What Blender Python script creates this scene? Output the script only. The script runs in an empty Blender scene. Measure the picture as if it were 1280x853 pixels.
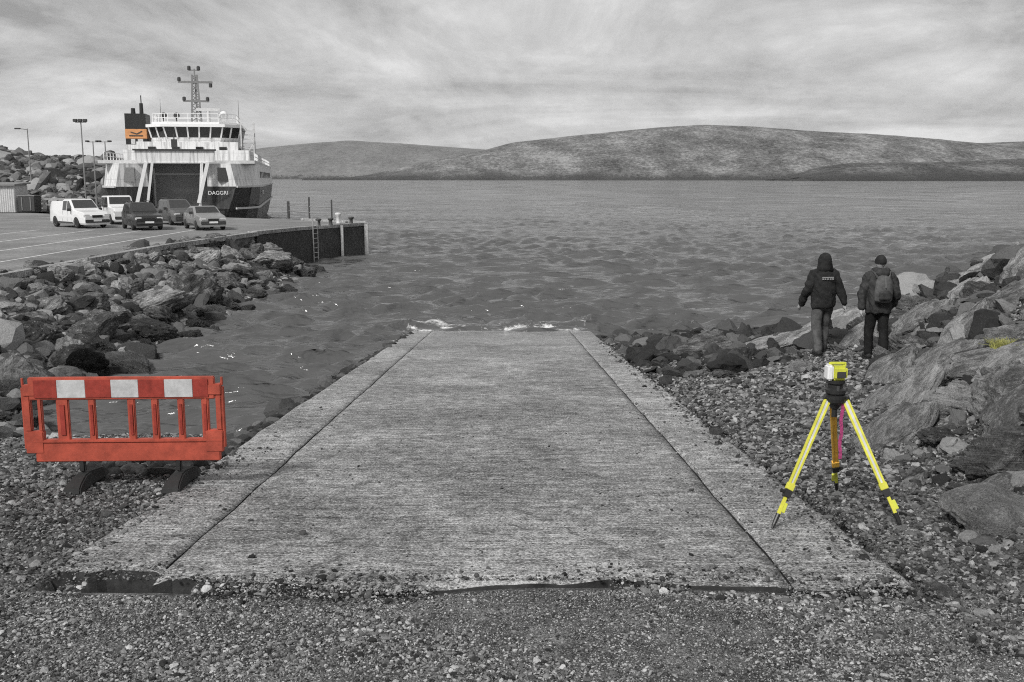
import bpy, bmesh, math, random
import numpy as np
from mathutils import Vector, Matrix, noise as mnoise

random.seed(7)
RNG = np.random.default_rng(11)
SC = bpy.context.scene
COL = SC.collection
rad = math.radians

# ------------------------------------------------------------------ camera numbers (metres, water level is z = 0)
CAM_Z, PITCH, FPX = 5.2, rad(9.29), 1250.0

def ray(u, v):
    """direction (per metre of y) of a point seen at u, v"""
    a = PITCH + math.atan((v - 426.5) / FPX)
    d = math.cos(PITCH) + math.tan(a) * math.sin(PITCH)
    return (u - 640) / FPX * d, -math.tan(a)

def at_z(u, v, z):
    kx, kz = ray(u, v)
    y = (z - CAM_Z) / kz
    return Vector((kx * y, y, z))

def at_y(u, v, y):
    kx, kz = ray(u, v)
    return Vector((kx * y, y, CAM_Z + kz * y))

# ------------------------------------------------------------------ materials
def new_mat(name):
    m = bpy.data.materials.new(name)
    m.use_nodes = True
    nt = m.node_tree
    nt.nodes.clear()
    out = nt.nodes.new('ShaderNodeOutputMaterial')
    b = nt.nodes.new('ShaderNodeBsdfPrincipled')
    nt.links.new(b.outputs[0], out.inputs[0])
    return m, nt, b

def N(nt, t, **kw):
    n = nt.nodes.new(t)
    for k, v in kw.items():
        if hasattr(n, k):
            setattr(n, k, v)
        else:
            n.inputs[k.replace('_', ' ')].default_value = v
    return n

def g3(v):
    return (v, v, v, 1) if not isinstance(v, tuple) else (*v, 1)

def ramp(nt, src, stops):
    r = nt.nodes.new('ShaderNodeValToRGB')
    e = r.color_ramp.elements
    while len(e) < len(stops):
        e.new(0.5)
    for i, (p, c) in enumerate(stops):
        e[i].position = p
        e[i].color = g3(c)
    nt.links.new(src, r.inputs[0])
    return r

def noise_tex(nt, vec, scale, detail=6, rough=.6, dist=0):
    n = nt.nodes.new('ShaderNodeTexNoise')
    n.inputs['Scale'].default_value = scale
    n.inputs['Detail'].default_value = detail
    n.inputs['Roughness'].default_value = rough
    n.inputs['Distortion'].default_value = dist
    if vec is not None:
        nt.links.new(vec, n.inputs['Vector'])
    return n

def math_n(nt, op, a, b=None, clamp=False):
    n = nt.nodes.new('ShaderNodeMath')
    n.operation = op
    n.use_clamp = clamp
    for i, s in enumerate((a, b)):
        if s is None:
            continue
        if isinstance(s, (int, float)):
            n.inputs[i].default_value = s
        else:
            nt.links.new(s, n.inputs[i])
    return n.outputs[0]

def mix_c(nt, fac, a, b, mode='MIX'):
    n = nt.nodes.new('ShaderNodeMix')
    n.data_type = 'RGBA'
    n.blend_type = mode
    for idx, s in ((0, fac), (6, a), (7, b)):
        if isinstance(s, (int, float)) and idx == 0:
            n.inputs[0].default_value = s
        elif isinstance(s, (int, float, tuple)):
            n.inputs[idx].default_value = g3(s)
        else:
            nt.links.new(s, n.inputs[idx])
    return n.outputs[2]

def bump(nt, b, height, strength=.5, dist=.02):
    n = nt.nodes.new('ShaderNodeBump')
    n.inputs['Strength'].default_value = strength
    n.inputs['Distance'].default_value = dist
    nt.links.new(height, n.inputs['Height'])
    nt.links.new(n.outputs[0], b.inputs['Normal'])

def coords(nt, which='Object'):
    return nt.nodes.new('ShaderNodeTexCoord').outputs[which]

def plain(name, c, rough=.5, metal=0., var=.18, scale=6., bmp=.0, spec=.5):
    """paint, plastic, rubber, cloth ...: one colour with a little wear"""
    m, nt, b = new_mat(name)
    co = coords(nt)
    n = noise_tex(nt, co, scale, 8, .65)
    c = (c, c, c) if not isinstance(c, tuple) else c
    lo = tuple(x * (1 - var) for x in c)
    hi = tuple(min(1, x * (1 + var)) for x in c)
    r = ramp(nt, n.outputs[0], [(.3, lo), (.7, hi)])
    nt.links.new(r.outputs[0], b.inputs['Base Color'])
    b.inputs['Roughness'].default_value = rough
    b.inputs['Metallic'].default_value = metal
    b.inputs['Specular IOR Level'].default_value = spec
    if bmp:
        n2 = noise_tex(nt, co, scale * 6, 6, .7)
        bump(nt, b, n2.outputs[0], bmp, .01)
    return m

def rock_mat(name, lo, mid, hi, strata=True, wet=True, rnd=True):
    m, nt, b = new_mat(name)
    co = coords(nt)
    big = noise_tex(nt, co, 1.6, 8, .62, .4)
    mpn = nt.nodes.new('ShaderNodeMapping')
    mpn.inputs['Scale'].default_value = (1.0, 1.6, 11.0)
    mpn.inputs['Rotation'].default_value = (rad(22), rad(12), 0)
    nt.links.new(co, mpn.inputs['Vector'])
    st = noise_tex(nt, mpn.outputs[0], 1.5, 9, .7, .6)
    fine = noise_tex(nt, co, 24, 8, .75)
    s = math_n(nt, 'ADD', math_n(nt, 'MULTIPLY', big.outputs[0], .28 if strata else .35),
               math_n(nt, 'MULTIPLY', st.outputs[0], .42 if strata else .1))
    s = math_n(nt, 'ADD', s, math_n(nt, 'MULTIPLY', fine.outputs[0], .32 if strata else .5))
    if rnd:
        oi = nt.nodes.new('ShaderNodeObjectInfo')
        s = math_n(nt, 'ADD', s, math_n(nt, 'MULTIPLY', math_n(nt, 'SUBTRACT', oi.outputs['Random'], .5), .12))
    r = ramp(nt, s, [(.37, lo), (.5, mid), (.64, hi)])
    c = r.outputs[0]
    # crusty pale lichen
    vo = nt.nodes.new('ShaderNodeTexVoronoi')
    vo.inputs['Scale'].default_value = 9
    nt.links.new(co, vo.inputs['Vector'])
    lm = noise_tex(nt, co, 3.1, 6, .7)
    k = math_n(nt, 'MULTIPLY', math_n(nt, 'GREATER_THAN', lm.outputs[0], .56),
               math_n(nt, 'LESS_THAN', vo.outputs['Distance'], .33))
    c = mix_c(nt, math_n(nt, 'MULTIPLY', k, .55), c, .42)
    rg = .85
    if wet:   # tide-wet, weed-grown stone low down
        ge = nt.nodes.new('ShaderNodeNewGeometry')
        sx = nt.nodes.new('ShaderNodeSeparateXYZ')
        nt.links.new(ge.outputs['Position'], sx.inputs[0])
        wn = noise_tex(nt, ge.outputs['Position'], .9, 4, .6)
        z = math_n(nt, 'SUBTRACT', sx.outputs[2], math_n(nt, 'MULTIPLY', wn.outputs[0], .7))
        w = nt.nodes.new('ShaderNodeMapRange')
        w.inputs[1].default_value, w.inputs[2].default_value = .05, .35
        w.inputs[3].default_value, w.inputs[4].default_value = 1, 0
        nt.links.new(z, w.inputs[0])
        c = mix_c(nt, math_n(nt, 'MULTIPLY', w.outputs[0], .85), c, .018)
        rr = nt.nodes.new('ShaderNodeMapRange')
        rr.inputs[3].default_value, rr.inputs[4].default_value = .88, .35
        nt.links.new(w.outputs[0], rr.inputs[0])
        nt.links.new(rr.outputs[0], b.inputs['Roughness'])
    else:
        b.inputs['Roughness'].default_value = rg
    nt.links.new(c, b.inputs['Base Color'])
    h = math_n(nt, 'ADD', math_n(nt, 'MULTIPLY', st.outputs[0], 1.0 if strata else .3), math_n(nt, 'MULTIPLY', fine.outputs[0], .6))
    bump(nt, b, h, 1.0, .11)
    return m

M = {}
M['rock'] = rock_mat('rock_grey', .016, .16, .60)
M['rock_pale'] = rock_mat('rock_pale', .05, .26, .62, strata=False, wet=False)
M['rock_dark'] = rock_mat('rock_dark', .009, .06, .32)
M['white'] = plain('white_paint', .78, .4, var=.08)
def ship(name, base, stain):
    m, nt, b = new_mat(name)
    co = coords(nt)
    mp = nt.nodes.new('ShaderNodeMapping')
    mp.inputs['Scale'].default_value = (3.2, 3.2, .22)
    nt.links.new(co, mp.inputs['Vector'])
    n = noise_tex(nt, mp.outputs[0], 1.3, 9, .7)
    r = ramp(nt, n.outputs[0], [(.38, stain), (.52, base)])
    sx = nt.nodes.new('ShaderNodeSeparateXYZ')
    nt.links.new(co, sx.inputs[0])
    fx_ = math_n(nt, 'FRACT', math_n(nt, 'MULTIPLY', math_n(nt, 'ADD', sx.outputs[0], sx.outputs[1]), .42))
    fz_ = math_n(nt, 'FRACT', math_n(nt, 'MULTIPLY', sx.outputs[2], .8))
    seam = math_n(nt, 'MAXIMUM', math_n(nt, 'LESS_THAN', fx_, .03), math_n(nt, 'LESS_THAN', fz_, .05))
    c = mix_c(nt, math_n(nt, 'MULTIPLY', seam, .45), r.outputs[0], stain)
    nt.links.new(c, b.inputs['Base Color'])
    b.inputs['Roughness'].default_value = .4
    bump(nt, b, n.outputs[0], .25, .05)
    return m
M['ship_white'] = ship('ship_white', .74, .40)
M['ship_hull'] = ship('ship_hull', .020, .055)
M['offwhite'] = plain('weathered_white', .55, .55, var=.2)
M['black'] = plain('black_paint', .018, .45)
M['hull'] = plain('hull_paint', .022, .35, var=.35, scale=1.2)
M['hullgrey'] = plain('hull_grey', .06, .35, var=.3, scale=1.5)
M['dark'] = plain('dark_grey', .045, .6)
M['mid'] = plain('mid_grey', .2, .5)
M['steel'] = plain('galvanised', .42, .45, .6, var=.2)
M['orange'] = plain('orange_paint', (.62, .29, .12), .5, var=.2, scale=2)
M['barrier'] = plain('orange_plastic', (.38, .068, .040), .55, var=.34, scale=7, bmp=.12)
M['red_refl'] = plain('red_sheeting', (.29, .042, .030), .4, var=.3, scale=12)
M['white_refl'] = plain('white_sheeting', .50, .4, var=.25, scale=12)
M['rubber'] = plain('rubber', .018, .8, var=.4, scale=10, bmp=.3)
M['yellow'] = plain('yellow_leg', (.62, .60, .07), .45, var=.2, scale=14)
M['lime'] = plain('lime_housing', (.60, .62, .07), .4, var=.15)
M['amber'] = plain('amber_leg', (.86, .50, .08), .5, var=.2, scale=10)
M['pink'] = plain('pink_strap', (.36, .05, .16), .6, var=.5, scale=60)
M['glass'] = plain('dark_glass', .02, .08, var=.2)
M['glass_pale'] = plain('car_glass', .03, .05, var=.3, spec=.9)
M['chrome'] = plain('chrome', .6, .2, .9)
M['lamp'] = plain('lamp_lens', .6, .15, var=.2)
M['cloth'] = plain('dark_cloth', .022, .85, var=.5, scale=7, bmp=.5, spec=.2)
M['cloth2'] = plain('quilted_cloth', .032, .7, var=.6, scale=9, bmp=.6, spec=.3)
M['pack'] = plain('pack_cloth', .07, .8, var=.5, scale=12, bmp=.4)
M['cloth_grey'] = plain('grey_trousers', .085, .9, var=.5, scale=9, bmp=.5, spec=.2)
M['cloth_black'] = plain('black_trousers', .013, .85, var=.4, scale=8, bmp=.4, spec=.2)
M['skin'] = plain('skin', .34, .5, var=.08)
M['timber'] = plain('pale_timber', .36, .8, var=.4, scale=9, bmp=.3)
M['paint_line'] = plain('road_paint', .6, .7, var=.35, scale=3)
M['grass'] = plain('yellow_grass', (.28, .28, .08), .7, var=.3, scale=20)

# concrete of the slip
def concrete(name, base=.30, wet=True):
    m, nt, b = new_mat(name)
    co = coords(nt)
    big = noise_tex(nt, co, .55, 7, .6, .5)
    med = noise_tex(nt, co, 7, 7, .7)
    fine = noise_tex(nt, co, 46, 4, .85)
    mp = nt.nodes.new('ShaderNodeMapping')
    mp.inputs['Scale'].default_value = (1.1, 17, 1)
    nt.links.new(co, mp.inputs['Vector'])
    brush = noise_tex(nt, mp.outputs[0], 1.6, 7, .75, .3)
    s = math_n(nt, 'MULTIPLY', big.outputs[0], .13)
    for t, k in ((med, .19), (fine, .46), (brush, .22)):
        s = math_n(nt, 'ADD', s, math_n(nt, 'MULTIPLY', t.outputs[0], k))
    r = ramp(nt, s, [(.42, base * .05), (.473, base * .6), (.52, base * 1.25), (.57, min(.88, base * 2.9))])
    c = r.outputs[0]
    sy_ = nt.nodes.new('ShaderNodeSeparateXYZ')
    nt.links.new(co, sy_.inputs[0])
    for yj in ((14.1, 20.6, 27.5) if wet else ()):      # sealed cross joints
        d_ = math_n(nt, 'ABSOLUTE', math_n(nt, 'SUBTRACT', math_n(nt, 'ADD', sy_.outputs[1], math_n(nt, 'MULTIPLY', med.outputs[0], .05)), yj + .025))
        c = mix_c(nt, math_n(nt, 'MULTIPLY', math_n(nt, 'LESS_THAN', d_, .02), .6), c, base * .25)
    # hair cracks and dark stains
    wn = noise_tex(nt, co, 1.7, 6, .7)
    wv = nt.nodes.new('ShaderNodeVectorMath')
    wv.operation = 'MULTIPLY_ADD'
    nt.links.new(wn.outputs['Color'], wv.inputs[0])
    wv.inputs[1].default_value = (.7, .7, 0)
    nt.links.new(co, wv.inputs[2])
    vc = nt.nodes.new('ShaderNodeTexVoronoi')
    vc.feature = 'DISTANCE_TO_EDGE'
    vc.inputs['Scale'].default_value = .33
    nt.links.new(wv.outputs[0], vc.inputs['Vector'])
    ck = math_n(nt, 'MULTIPLY', math_n(nt, 'LESS_THAN', vc.outputs['Distance'], .0026), math_n(nt, 'GREATER_THAN', big.outputs[0], .52))
    c = mix_c(nt, math_n(nt, 'MULTIPLY', ck, .55), c, base * .2)
    sn = noise_tex(nt, co, 1.1, 8, .72)
    sr = ramp(nt, sn.outputs[0], [(.56, 0.), (.70, 1.)])
    c = mix_c(nt, math_n(nt, 'MULTIPLY', sr.outputs[0], .3), c, base * .3)
    # pits and exposed stones
    vo = nt.nodes.new('ShaderNodeTexVoronoi')
    vo.inputs['Scale'].default_value = 24
    nt.links.new(co, vo.inputs['Vector'])
    sp = math_n(nt, 'LESS_THAN', vo.outputs['Distance'], .22)
    sel = nt.nodes.new('ShaderNodeSeparateColor')
    nt.links.new(vo.outputs['Color'], sel.inputs[0])
    c = mix_c(nt, math_n(nt, 'MULTIPLY', sp, math_n(nt, 'GREATER_THAN', sel.outputs[0], .6)), c, base * .2)
    c = mix_c(nt, math_n(nt, 'MULTIPLY', sp, math_n(nt, 'LESS_THAN', sel.outputs[0], .3)), c, min(.75, base * 2.0))
    nt.links.new(c, b.inputs['Base Color'])
    if wet:   # the lower end is washed by the waves
        sx = nt.nodes.new('ShaderNodeSeparateXYZ')
        nt.links.new(co, sx.inputs[0])
        yy = math_n(nt, 'ADD', sx.outputs[1], math_n(nt, 'MULTIPLY', math_n(nt, 'SUBTRACT', big.outputs[0], .5), 14))
        rr = nt.nodes.new('ShaderNodeMapRange')
        rr.inputs[1].default_value, rr.inputs[2].default_value = 19, 31
        rr.inputs[3].default_value, rr.inputs[4].default_value = .9, .16
        nt.links.new(yy, rr.inputs[0])
        nt.links.new(rr.outputs[0], b.inputs['Roughness'])
    else:
        b.inputs['Roughness'].default_value = .9
    h = math_n(nt, 'ADD', math_n(nt, 'MULTIPLY', brush.outputs[0], .8), math_n(nt, 'ADD', fine.outputs[0], math_n(nt, 'MULTIPLY', med.outputs[0], .8)))
    bump(nt, b, h, .85, .03)
    return m
M['concrete'] = concrete('slip_concrete', .28)
M['slab_side'] = plain('shaded_dirty_slab_side', .035, .8, var=.6, scale=8, bmp=.5)  # shadow under the lip, with dirt, painted in as a dark side colour
M['concrete_edge'] = concrete('slip_edge_concrete', .30)
M['concrete_wall'] = concrete('wall_concrete', .05, False)
M['coping'] = concrete('coping_concrete', .30, False)

def ground_mat(name, lo, mid, hi, s1=3, s2=40, bd=.05):
    m, nt, b = new_mat(name)
    co = coords(nt)
    a = noise_tex(nt, co, s1, 8, .7, .3)
    f = noise_tex(nt, co, s2, 4, .85)
    s = math_n(nt, 'ADD', math_n(nt, 'MULTIPLY', a.outputs[0], .45), math_n(nt, 'MULTIPLY', f.outputs[0], .55))
    r = ramp(nt, s, [(.39, lo), (.5, mid), (.61, hi)])
    nt.links.new(r.outputs[0], b.inputs['Base Color'])
    b.inputs['Roughness'].default_value = .92
    bump(nt, b, f.outputs[0], 1, bd)
    return m
M['ground'] = ground_mat('beach_grit', .014, .13, .5, 2.5, 60)
M['asphalt'] = ground_mat('quay_asphalt', .11, .19, .30, .25, 7, .01)

def tone_mat(name, lo, hi):
    """loose stones: each stone has its own tone (stored per stone)"""
    m, nt, b = new_mat(name)
    at = nt.nodes.new('ShaderNodeAttribute')
    at.attribute_name = 'tone'
    ge = nt.nodes.new('ShaderNodeNewGeometry')
    n = noise_tex(nt, ge.outputs['Position'], 30, 5, .7)
    s = math_n(nt, 'ADD', at.outputs['Fac'], math_n(nt, 'MULTIPLY', math_n(nt, 'SUBTRACT', n.outputs[0], .5), .5))
    r = ramp(nt, s, [(.1, lo), (.6, (lo + hi) * .36), (1, hi)])
    nt.links.new(r.outputs[0], b.inputs['Base Color'])
    b.inputs['Roughness'].default_value = .8
    n2 = noise_tex(nt, ge.outputs['Position'], 14, 8, .75)
    bump(nt, b, n2.outputs[0], .8, .05)
    return m
M['pebble'] = tone_mat('beach_stones', .010, .46)
M['gravel'] = tone_mat('fine_gravel', .02, .68)
M['weed_stone'] = tone_mat('weedy_stones', .008, .16)
M['slope_stone'] = tone_mat('slope_stones', .014, .34)

def hill_mat(name, lo, mid, hi, sc=.012):
    m, nt, b = new_mat(name)
    co = coords(nt)
    mp = nt.nodes.new('ShaderNodeMapping')
    mp.inputs['Scale'].default_value = (1, .35, 2.6)
    nt.links.new(co, mp.inputs['Vector'])
    a = noise_tex(nt, mp.outputs[0], sc, 12, .72, .15)
    f = noise_tex(nt, mp.outputs[0], sc * 12, 8, .75)
    s = math_n(nt, 'ADD', math_n(nt, 'MULTIPLY', a.outputs[0], .5), math_n(nt, 'MULTIPLY', f.outputs[0], .5))
    r = ramp(nt, s, [(.40, lo), (.5, mid), (.60, hi)])
    c = r.outputs[0]
    # bare dark shore rock at the foot
    sx = nt.nodes.new('ShaderNodeSeparateXYZ')
    nt.links.new(co, sx.inputs[0])
    z = math_n(nt, 'ADD', sx.outputs[2], math_n(nt, 'MULTIPLY', f.outputs[0], -60))
    w = nt.nodes.new('ShaderNodeMapRange')
    w.inputs[1].default_value, w.inputs[2].default_value = -24, -18
    w.inputs[3].default_value, w.inputs[4].default_value = .9, 0
    nt.links.new(z, w.inputs[0])
    c = mix_c(nt, w.outputs[0], c, .03)
    nt.links.new(c, b.inputs['Base Color'])
    b.inputs['Roughness'].default_value = 1
    b.inputs['Specular IOR Level'].default_value = .1
    bump(nt, b, s, 1, 6)
    return m
M['hill'] = hill_mat('heather_hill', .04, .14, .34)
M['hill_far'] = hill_mat('far_hill', .10, .16, .23, .006)  # paler, flatter tones: fading with distance is painted into the colour
M['hill_dark'] = hill_mat('dark_hill', .02, .07, .22)

# ------------------------------------------------------------------ mesh builder
class MB:
    def __init__(self):
        self.v, self.f = [], []
    def add(self, vs, fs):
        o = len(self.v)
        self.v += [tuple(p) for p in vs]
        self.f += [tuple(i + o for i in f) for f in fs]
        return self
    def box(self, c, s, rot=None, taper=1.0):
        hx, hy, hz = s[0] / 2, s[1] / 2, s[2] / 2
        vs = []
        for z, t in ((-hz, 1), (hz, taper)):
            for x, y in ((-hx, -hy), (hx, -hy), (hx, hy), (-hx, hy)):
                p = Vector((x * t, y * t, z))
                if rot is not None:
                    p = rot @ p
                vs.append(p + Vector(c))
        return self.add(vs, [(3, 2, 1, 0), (4, 5, 6, 7), (0, 1, 5, 4), (1, 2, 6, 5), (2, 3, 7, 6), (3, 0, 4, 7)])
    def tube(self, a, b, r0, r1=None, n=10, cap=True):
        a, b = Vector(a), Vector(b)
        r1 = r0 if r1 is None else r1
        d = (b - a).normalized()
        u = d.orthogonal().normalized()
        w = d.cross(u)
        vs = []
        for p, r in ((a, r0), (b, r1)):
            for i in range(n):
                t = 2 * math.pi * i / n
                vs.append(p + (u * math.cos(t) + w * math.sin(t)) * r)
        fs = [(i, (i + 1) % n, n + (i + 1) % n, n + i) for i in range(n)]
        if cap:
            fs += [tuple(range(n - 1, -1, -1)), tuple(range(n, 2 * n))]
        return self.add(vs, fs)
    def bar(self, a, b, w, h, up=(0, 0, 1)):
        a, b = Vector(a), Vector(b)
        d = (b - a).normalized()
        s = d.cross(Vector(up))
        if s.length < 1e-4:
            s = d.cross(Vector((0, 1, 0)))
        s.normalize()
        t = s.cross(d)
        vs = []
        for p in (a, b):
            for i, j in ((-1, -1), (1, -1), (1, 1), (-1, 1)):
                vs.append(p + s * (i * w / 2) + t * (j * h / 2))
        return self.add(vs, [(3, 2, 1, 0), (4, 5, 6, 7), (0, 1, 5, 4), (1, 2, 6, 5), (2, 3, 7, 6), (3, 0, 4, 7)])
    def rings(self, rings, cap=True):
        """loft through closed rings with equal counts"""
        n = len(rings[0])
        o = len(self.v)
        for r in rings:
            self.v += [tuple(p) for p in r]
        for k in range(len(rings) - 1):
            for i in range(n):
                a = o + k * n
                self.f.append((a + i, a + (i + 1) % n, a + n + (i + 1) % n, a + n + i))
        if cap:
            self.f.append(tuple(o + i for i in range(n - 1, -1, -1)))
            self.f.append(tuple(o + (len(rings) - 1) * n + i for i in range(n)))
        return self
    def loft(self, secs, n=16):
        """secs: (cx, cy, cz, rx, ry) horizontal ellipses"""
        return self.rings([[(c[0] + c[3] * math.cos(2 * math.pi * i / n), c[1] + c[4] * math.sin(2 * math.pi * i / n), c[2])
                            for i in range(n)] for c in secs])
    def caps(self, a, b, r0, r1, n=12):
        """tapered limb with round ends"""
        a, b = Vector(a), Vector(b)
        d = (b - a).normalized()
        u = d.orthogonal().normalized()
        w = d.cross(u)
        rs = []
        for k in range(5):
            t = math.pi / 2 * (k / 4.5 + .1)
            rs.append((a - d * r0 * math.cos(t), r0 * math.sin(t)))
        for k in range(4, -1, -1):
            t = math.pi / 2 * (k / 4.5 + .1)
            rs.append((b + d * r1 * math.cos(t), r1 * math.sin(t)))
        return self.rings([[p + (u * math.cos(2 * math.pi * i / n) + w * math.sin(2 * math.pi * i / n)) * r for i in range(n)] for p, r in rs])
    def ell(self, c, r, n=16, m=10):
        rs = []
        for k in range(m + 1):
            t = math.pi * (k + .15) / (m + .3)
            rs.append([(c[0] + r[0] * math.sin(t) * math.cos(2 * math.pi * i / n), c[1] + r[1] * math.sin(t) * math.sin(2 * math.pi * i / n),
                        c[2] - r[2] * math.cos(t)) for i in range(n)])
        return self.rings(rs)
    def prism(self, poly, z0, z1):
        return self.rings([[(x, y, z0) for x, y in poly], [(x, y, z1) for x, y in poly]])
    def lathe(self, prof, c=(0, 0, 0), axis='z', n=20):
        rs = []
        for r, h in prof:
            ring = []
            for i in range(n):
                t = 2 * math.pi * i / n
                p = (r * math.cos(t), r * math.sin(t), h)
                if axis == 'y':
                    p = (p[0], p[2], p[1])
                elif axis == 'x':
                    p = (p[2], p[0], p[1])
                ring.append((p[0] + c[0], p[1] + c[1], p[2] + c[2]))
            rs.append(ring)
        return self.rings(rs)
    def quad(self, a, b, c, d, t=.004):
        """thin plate through four corners"""
        n = ((Vector(b) - Vector(a)).cross(Vector(d) - Vector(a))).normalized() * t
        ps = [Vector(p) for p in (a, b, c, d)]
        return self.rings([ps, [p + n for p in ps]])
    def mesh(self, name, mat=None, smooth=False, bevel=0):
        me = bpy.data.meshes.new(name)
        me.from_pydata(self.v, [], self.f)
        bm = bmesh.new()
        bm.from_mesh(me)
        bmesh.ops.recalc_face_normals(bm, faces=bm.faces)
        if bevel:
            es = [e for e in bm.edges if len(e.link_faces) == 2 and e.calc_face_angle(0) > .6]
            bmesh.ops.bevel(bm, geom=es, offset=bevel, segments=2, affect='EDGES', clamp_overlap=True)
        bm.to_mesh(me)
        bm.free()
        if smooth:
            me.polygons.foreach_set('use_smooth', [True] * len(me.polygons))
        if mat is not None:
            me.materials.append(M[mat] if isinstance(mat, str) else mat)
        return me
    def build(self, name, mat, parent=None, smooth=False, bevel=0, loc=None):
        o = bpy.data.objects.new(name, self.mesh(name, mat, smooth, bevel))
        COL.objects.link(o)
        if parent is not None:
            o.parent = parent
        if loc is not None:
            o.location = loc
        return o

def tag(o, label=None, cat=None, group=None, kind=None):
    for k, v in (('label', label), ('category', cat), ('group', group), ('kind', kind)):
        if v:
            o[k] = v
    return o

def thing(name, label, cat, loc=(0, 0, 0), rz=0, group=None):
    o = bpy.data.objects.new(name, None)
    COL.objects.link(o)
    o.location = loc
    o.rotation_euler = (0, 0, rz)
    o.empty_display_size = .2
    return tag(o, label, cat, group)

def copy_tree(o, parent=None):
    c = o.copy()
    COL.objects.link(c)
    if parent is not None:
        c.parent = parent
    for ch in list(o.children):
        copy_tree(ch, c)
    return c

def np_mesh(name, verts, faces, mat, smooth=True, attrs=None):
    """verts (n,3), faces (m,k) arrays"""
    me = bpy.data.meshes.new(name)
    k = faces.shape[1]
    me.vertices.add(len(verts))
    me.vertices.foreach_set('co', np.asarray(verts, np.float32).ravel())
    me.loops.add(faces.size)
    me.loops.foreach_set('vertex_index', faces.astype(np.int32).ravel())
    me.polygons.add(len(faces))
    me.polygons.foreach_set('loop_start', np.arange(0, faces.size, k, dtype=np.int32))
    me.polygons.foreach_set('loop_total', np.full(len(faces), k, np.int32))
    me.update(calc_edges=True)
    me.polygons.foreach_set('use_smooth', np.full(len(faces), smooth))
    for nm, arr in (attrs or {}).items():
        a = me.attributes.new(nm, 'FLOAT', 'POINT')
        a.data.foreach_set('value', np.asarray(arr, np.float32))
    me.materials.append(M[mat] if isinstance(mat, str) else mat)
    o = bpy.data.objects.new(name, me)
    COL.objects.link(o)
    return o

def grid_faces(nx, ny):
    i, j = np.meshgrid(np.arange(nx - 1), np.arange(ny - 1))
    a = (j * nx + i).ravel()
    return np.stack([a, a + 1, a + nx + 1, a + nx], 1)

# smooth value noise for terrain, vectorised
def vnoise(x, y, seed=0):
    def h(i, j):
        n = (i * 374761393 + j * 668265263 + seed * 974711) & 0xffffffff
        n = ((n ^ (n >> 13)) * 1274126177) & 0xffffffff
        return ((n ^ (n >> 16)) & 0xffff) / 65535.0
    xi, yi = np.floor(x).astype(np.int64), np.floor(y).astype(np.int64)
    fx, fy = x - xi, y - yi
    fx, fy = fx * fx * (3 - 2 * fx), fy * fy * (3 - 2 * fy)
    return (h(xi, yi) * (1 - fx) + h(xi + 1, yi) * fx) * (1 - fy) + (h(xi, yi + 1) * (1 - fx) + h(xi + 1, yi + 1) * fx) * fy

def fbm(x, y, oct=5, seed=0, gain=.5):
    s, a, t = 0, 1, 0
    for k in range(oct):
        s = s + a * (vnoise(x * 2 ** k, y * 2 ** k, seed + k) - .5)
        t += a
        a *= gain
    return s / t
# ------------------------------------------------------------------ terrain heights
def S(y):
    return 3.2 - .0934 * y

QZ = 2.0                                   # quay deck height
def ground_z(x, y, rough=True):
    x, y = np.asarray(x, float), np.asarray(y, float)
    sy = S(y)
    toe = np.interp(y, [4, 7, 10.8, 14, 17, 20, 24, 28, 36], [3.3, 3.5, 4.35, 5.6, 6.7, 6.7, 8.0, 10, 17])
    k = np.interp(y, [6, 9, 17, 19, 28], [.1, .14, .2, .17, .05])
    zr = sy - .05 + k * np.clip(x - 2.65, 0, toe - 2.65) + np.minimum(.47 * np.maximum(0, x - toe), 2.6)
    zr = zr - np.maximum(0, y - 29) * .12
    bl = np.interp(y, [-5, 5, 7.5, 9.5, 11, 13, 15, 17.5, 20, 24, 40, 70], [3.6, 2.66, 2.44, 2.29, 2.02, 1.52, 1.05, .5, -.05, -.9, -2, -4])
    sh = np.interp(y, [10, 20, 57, 64], [3, 0, 0, -6])
    rp = np.interp(x + 0 * y - sh, [-17.4, -16.4, -10.9, -9.3, -7], [1.85, 1.8, -.15, -1.2, -2.5])
    rp = np.where(y > 57, rp - (y - 57) * .8, rp)
    zl = np.maximum(bl, rp)
    zl = np.where(x > -3.4, np.maximum(zl, np.minimum(sy - .18, bl + 2.5 * (x + 3.4) + .2)), zl)
    zm = sy - .3
    strip = np.where((y > 10.5) & (y < 33), sy - .10 - .55 * np.maximum(0, -x - 3.3) - 4 * np.maximum(0, -x - 3.85), -9)
    zl = np.maximum(zl, strip)
    z = np.where(x < -3.09, zl, np.where(x > 2.66, zr, zm))
    zf = S(6.1) - .058 + .035 * np.maximum(-.3, fbm(x * 1.3, y * 1.3, 4, 55)) + .015 * np.sin(x * 1.7 + 1) + np.maximum(0, 6.1 - y) * .09 - .03 * np.exp(-((x + 2.85) / .5) ** 2 - ((y - 6.35) / .28) ** 2)
    w = np.clip((6.35 - y) / .25, 0, 1)
    w = np.where((x > -3.09) & (x < 2.66), w, np.clip((7.0 - y) / 1.5, 0, 1))
    z = z * (1 - w) + zf * w
    if rough:
        out = np.clip(np.abs(x) - 3.0, 0, 1)
        z = z + fbm(x * .9, y * .9, 5, 3) * (.06 + .12 * out) + fbm(x * 5, y * 5, 3, 9) * .035 * np.where(y < 7, .6, 1)
    return z

def gz(x, y):
    return float(ground_z(x, y))

def hit(u, v):
    """where the line of sight at u, v meets the land"""
    kx, kz = ray(u, v)
    ys = np.linspace(4, 60, 1600)
    d = CAM_Z + kz * ys - ground_z(kx * ys, ys, False)
    i = int(np.argmax(d < 0)) if (d < 0).any() else -1
    y = ys[i]
    return Vector((kx * y, y, gz(kx * y, y)))

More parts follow.
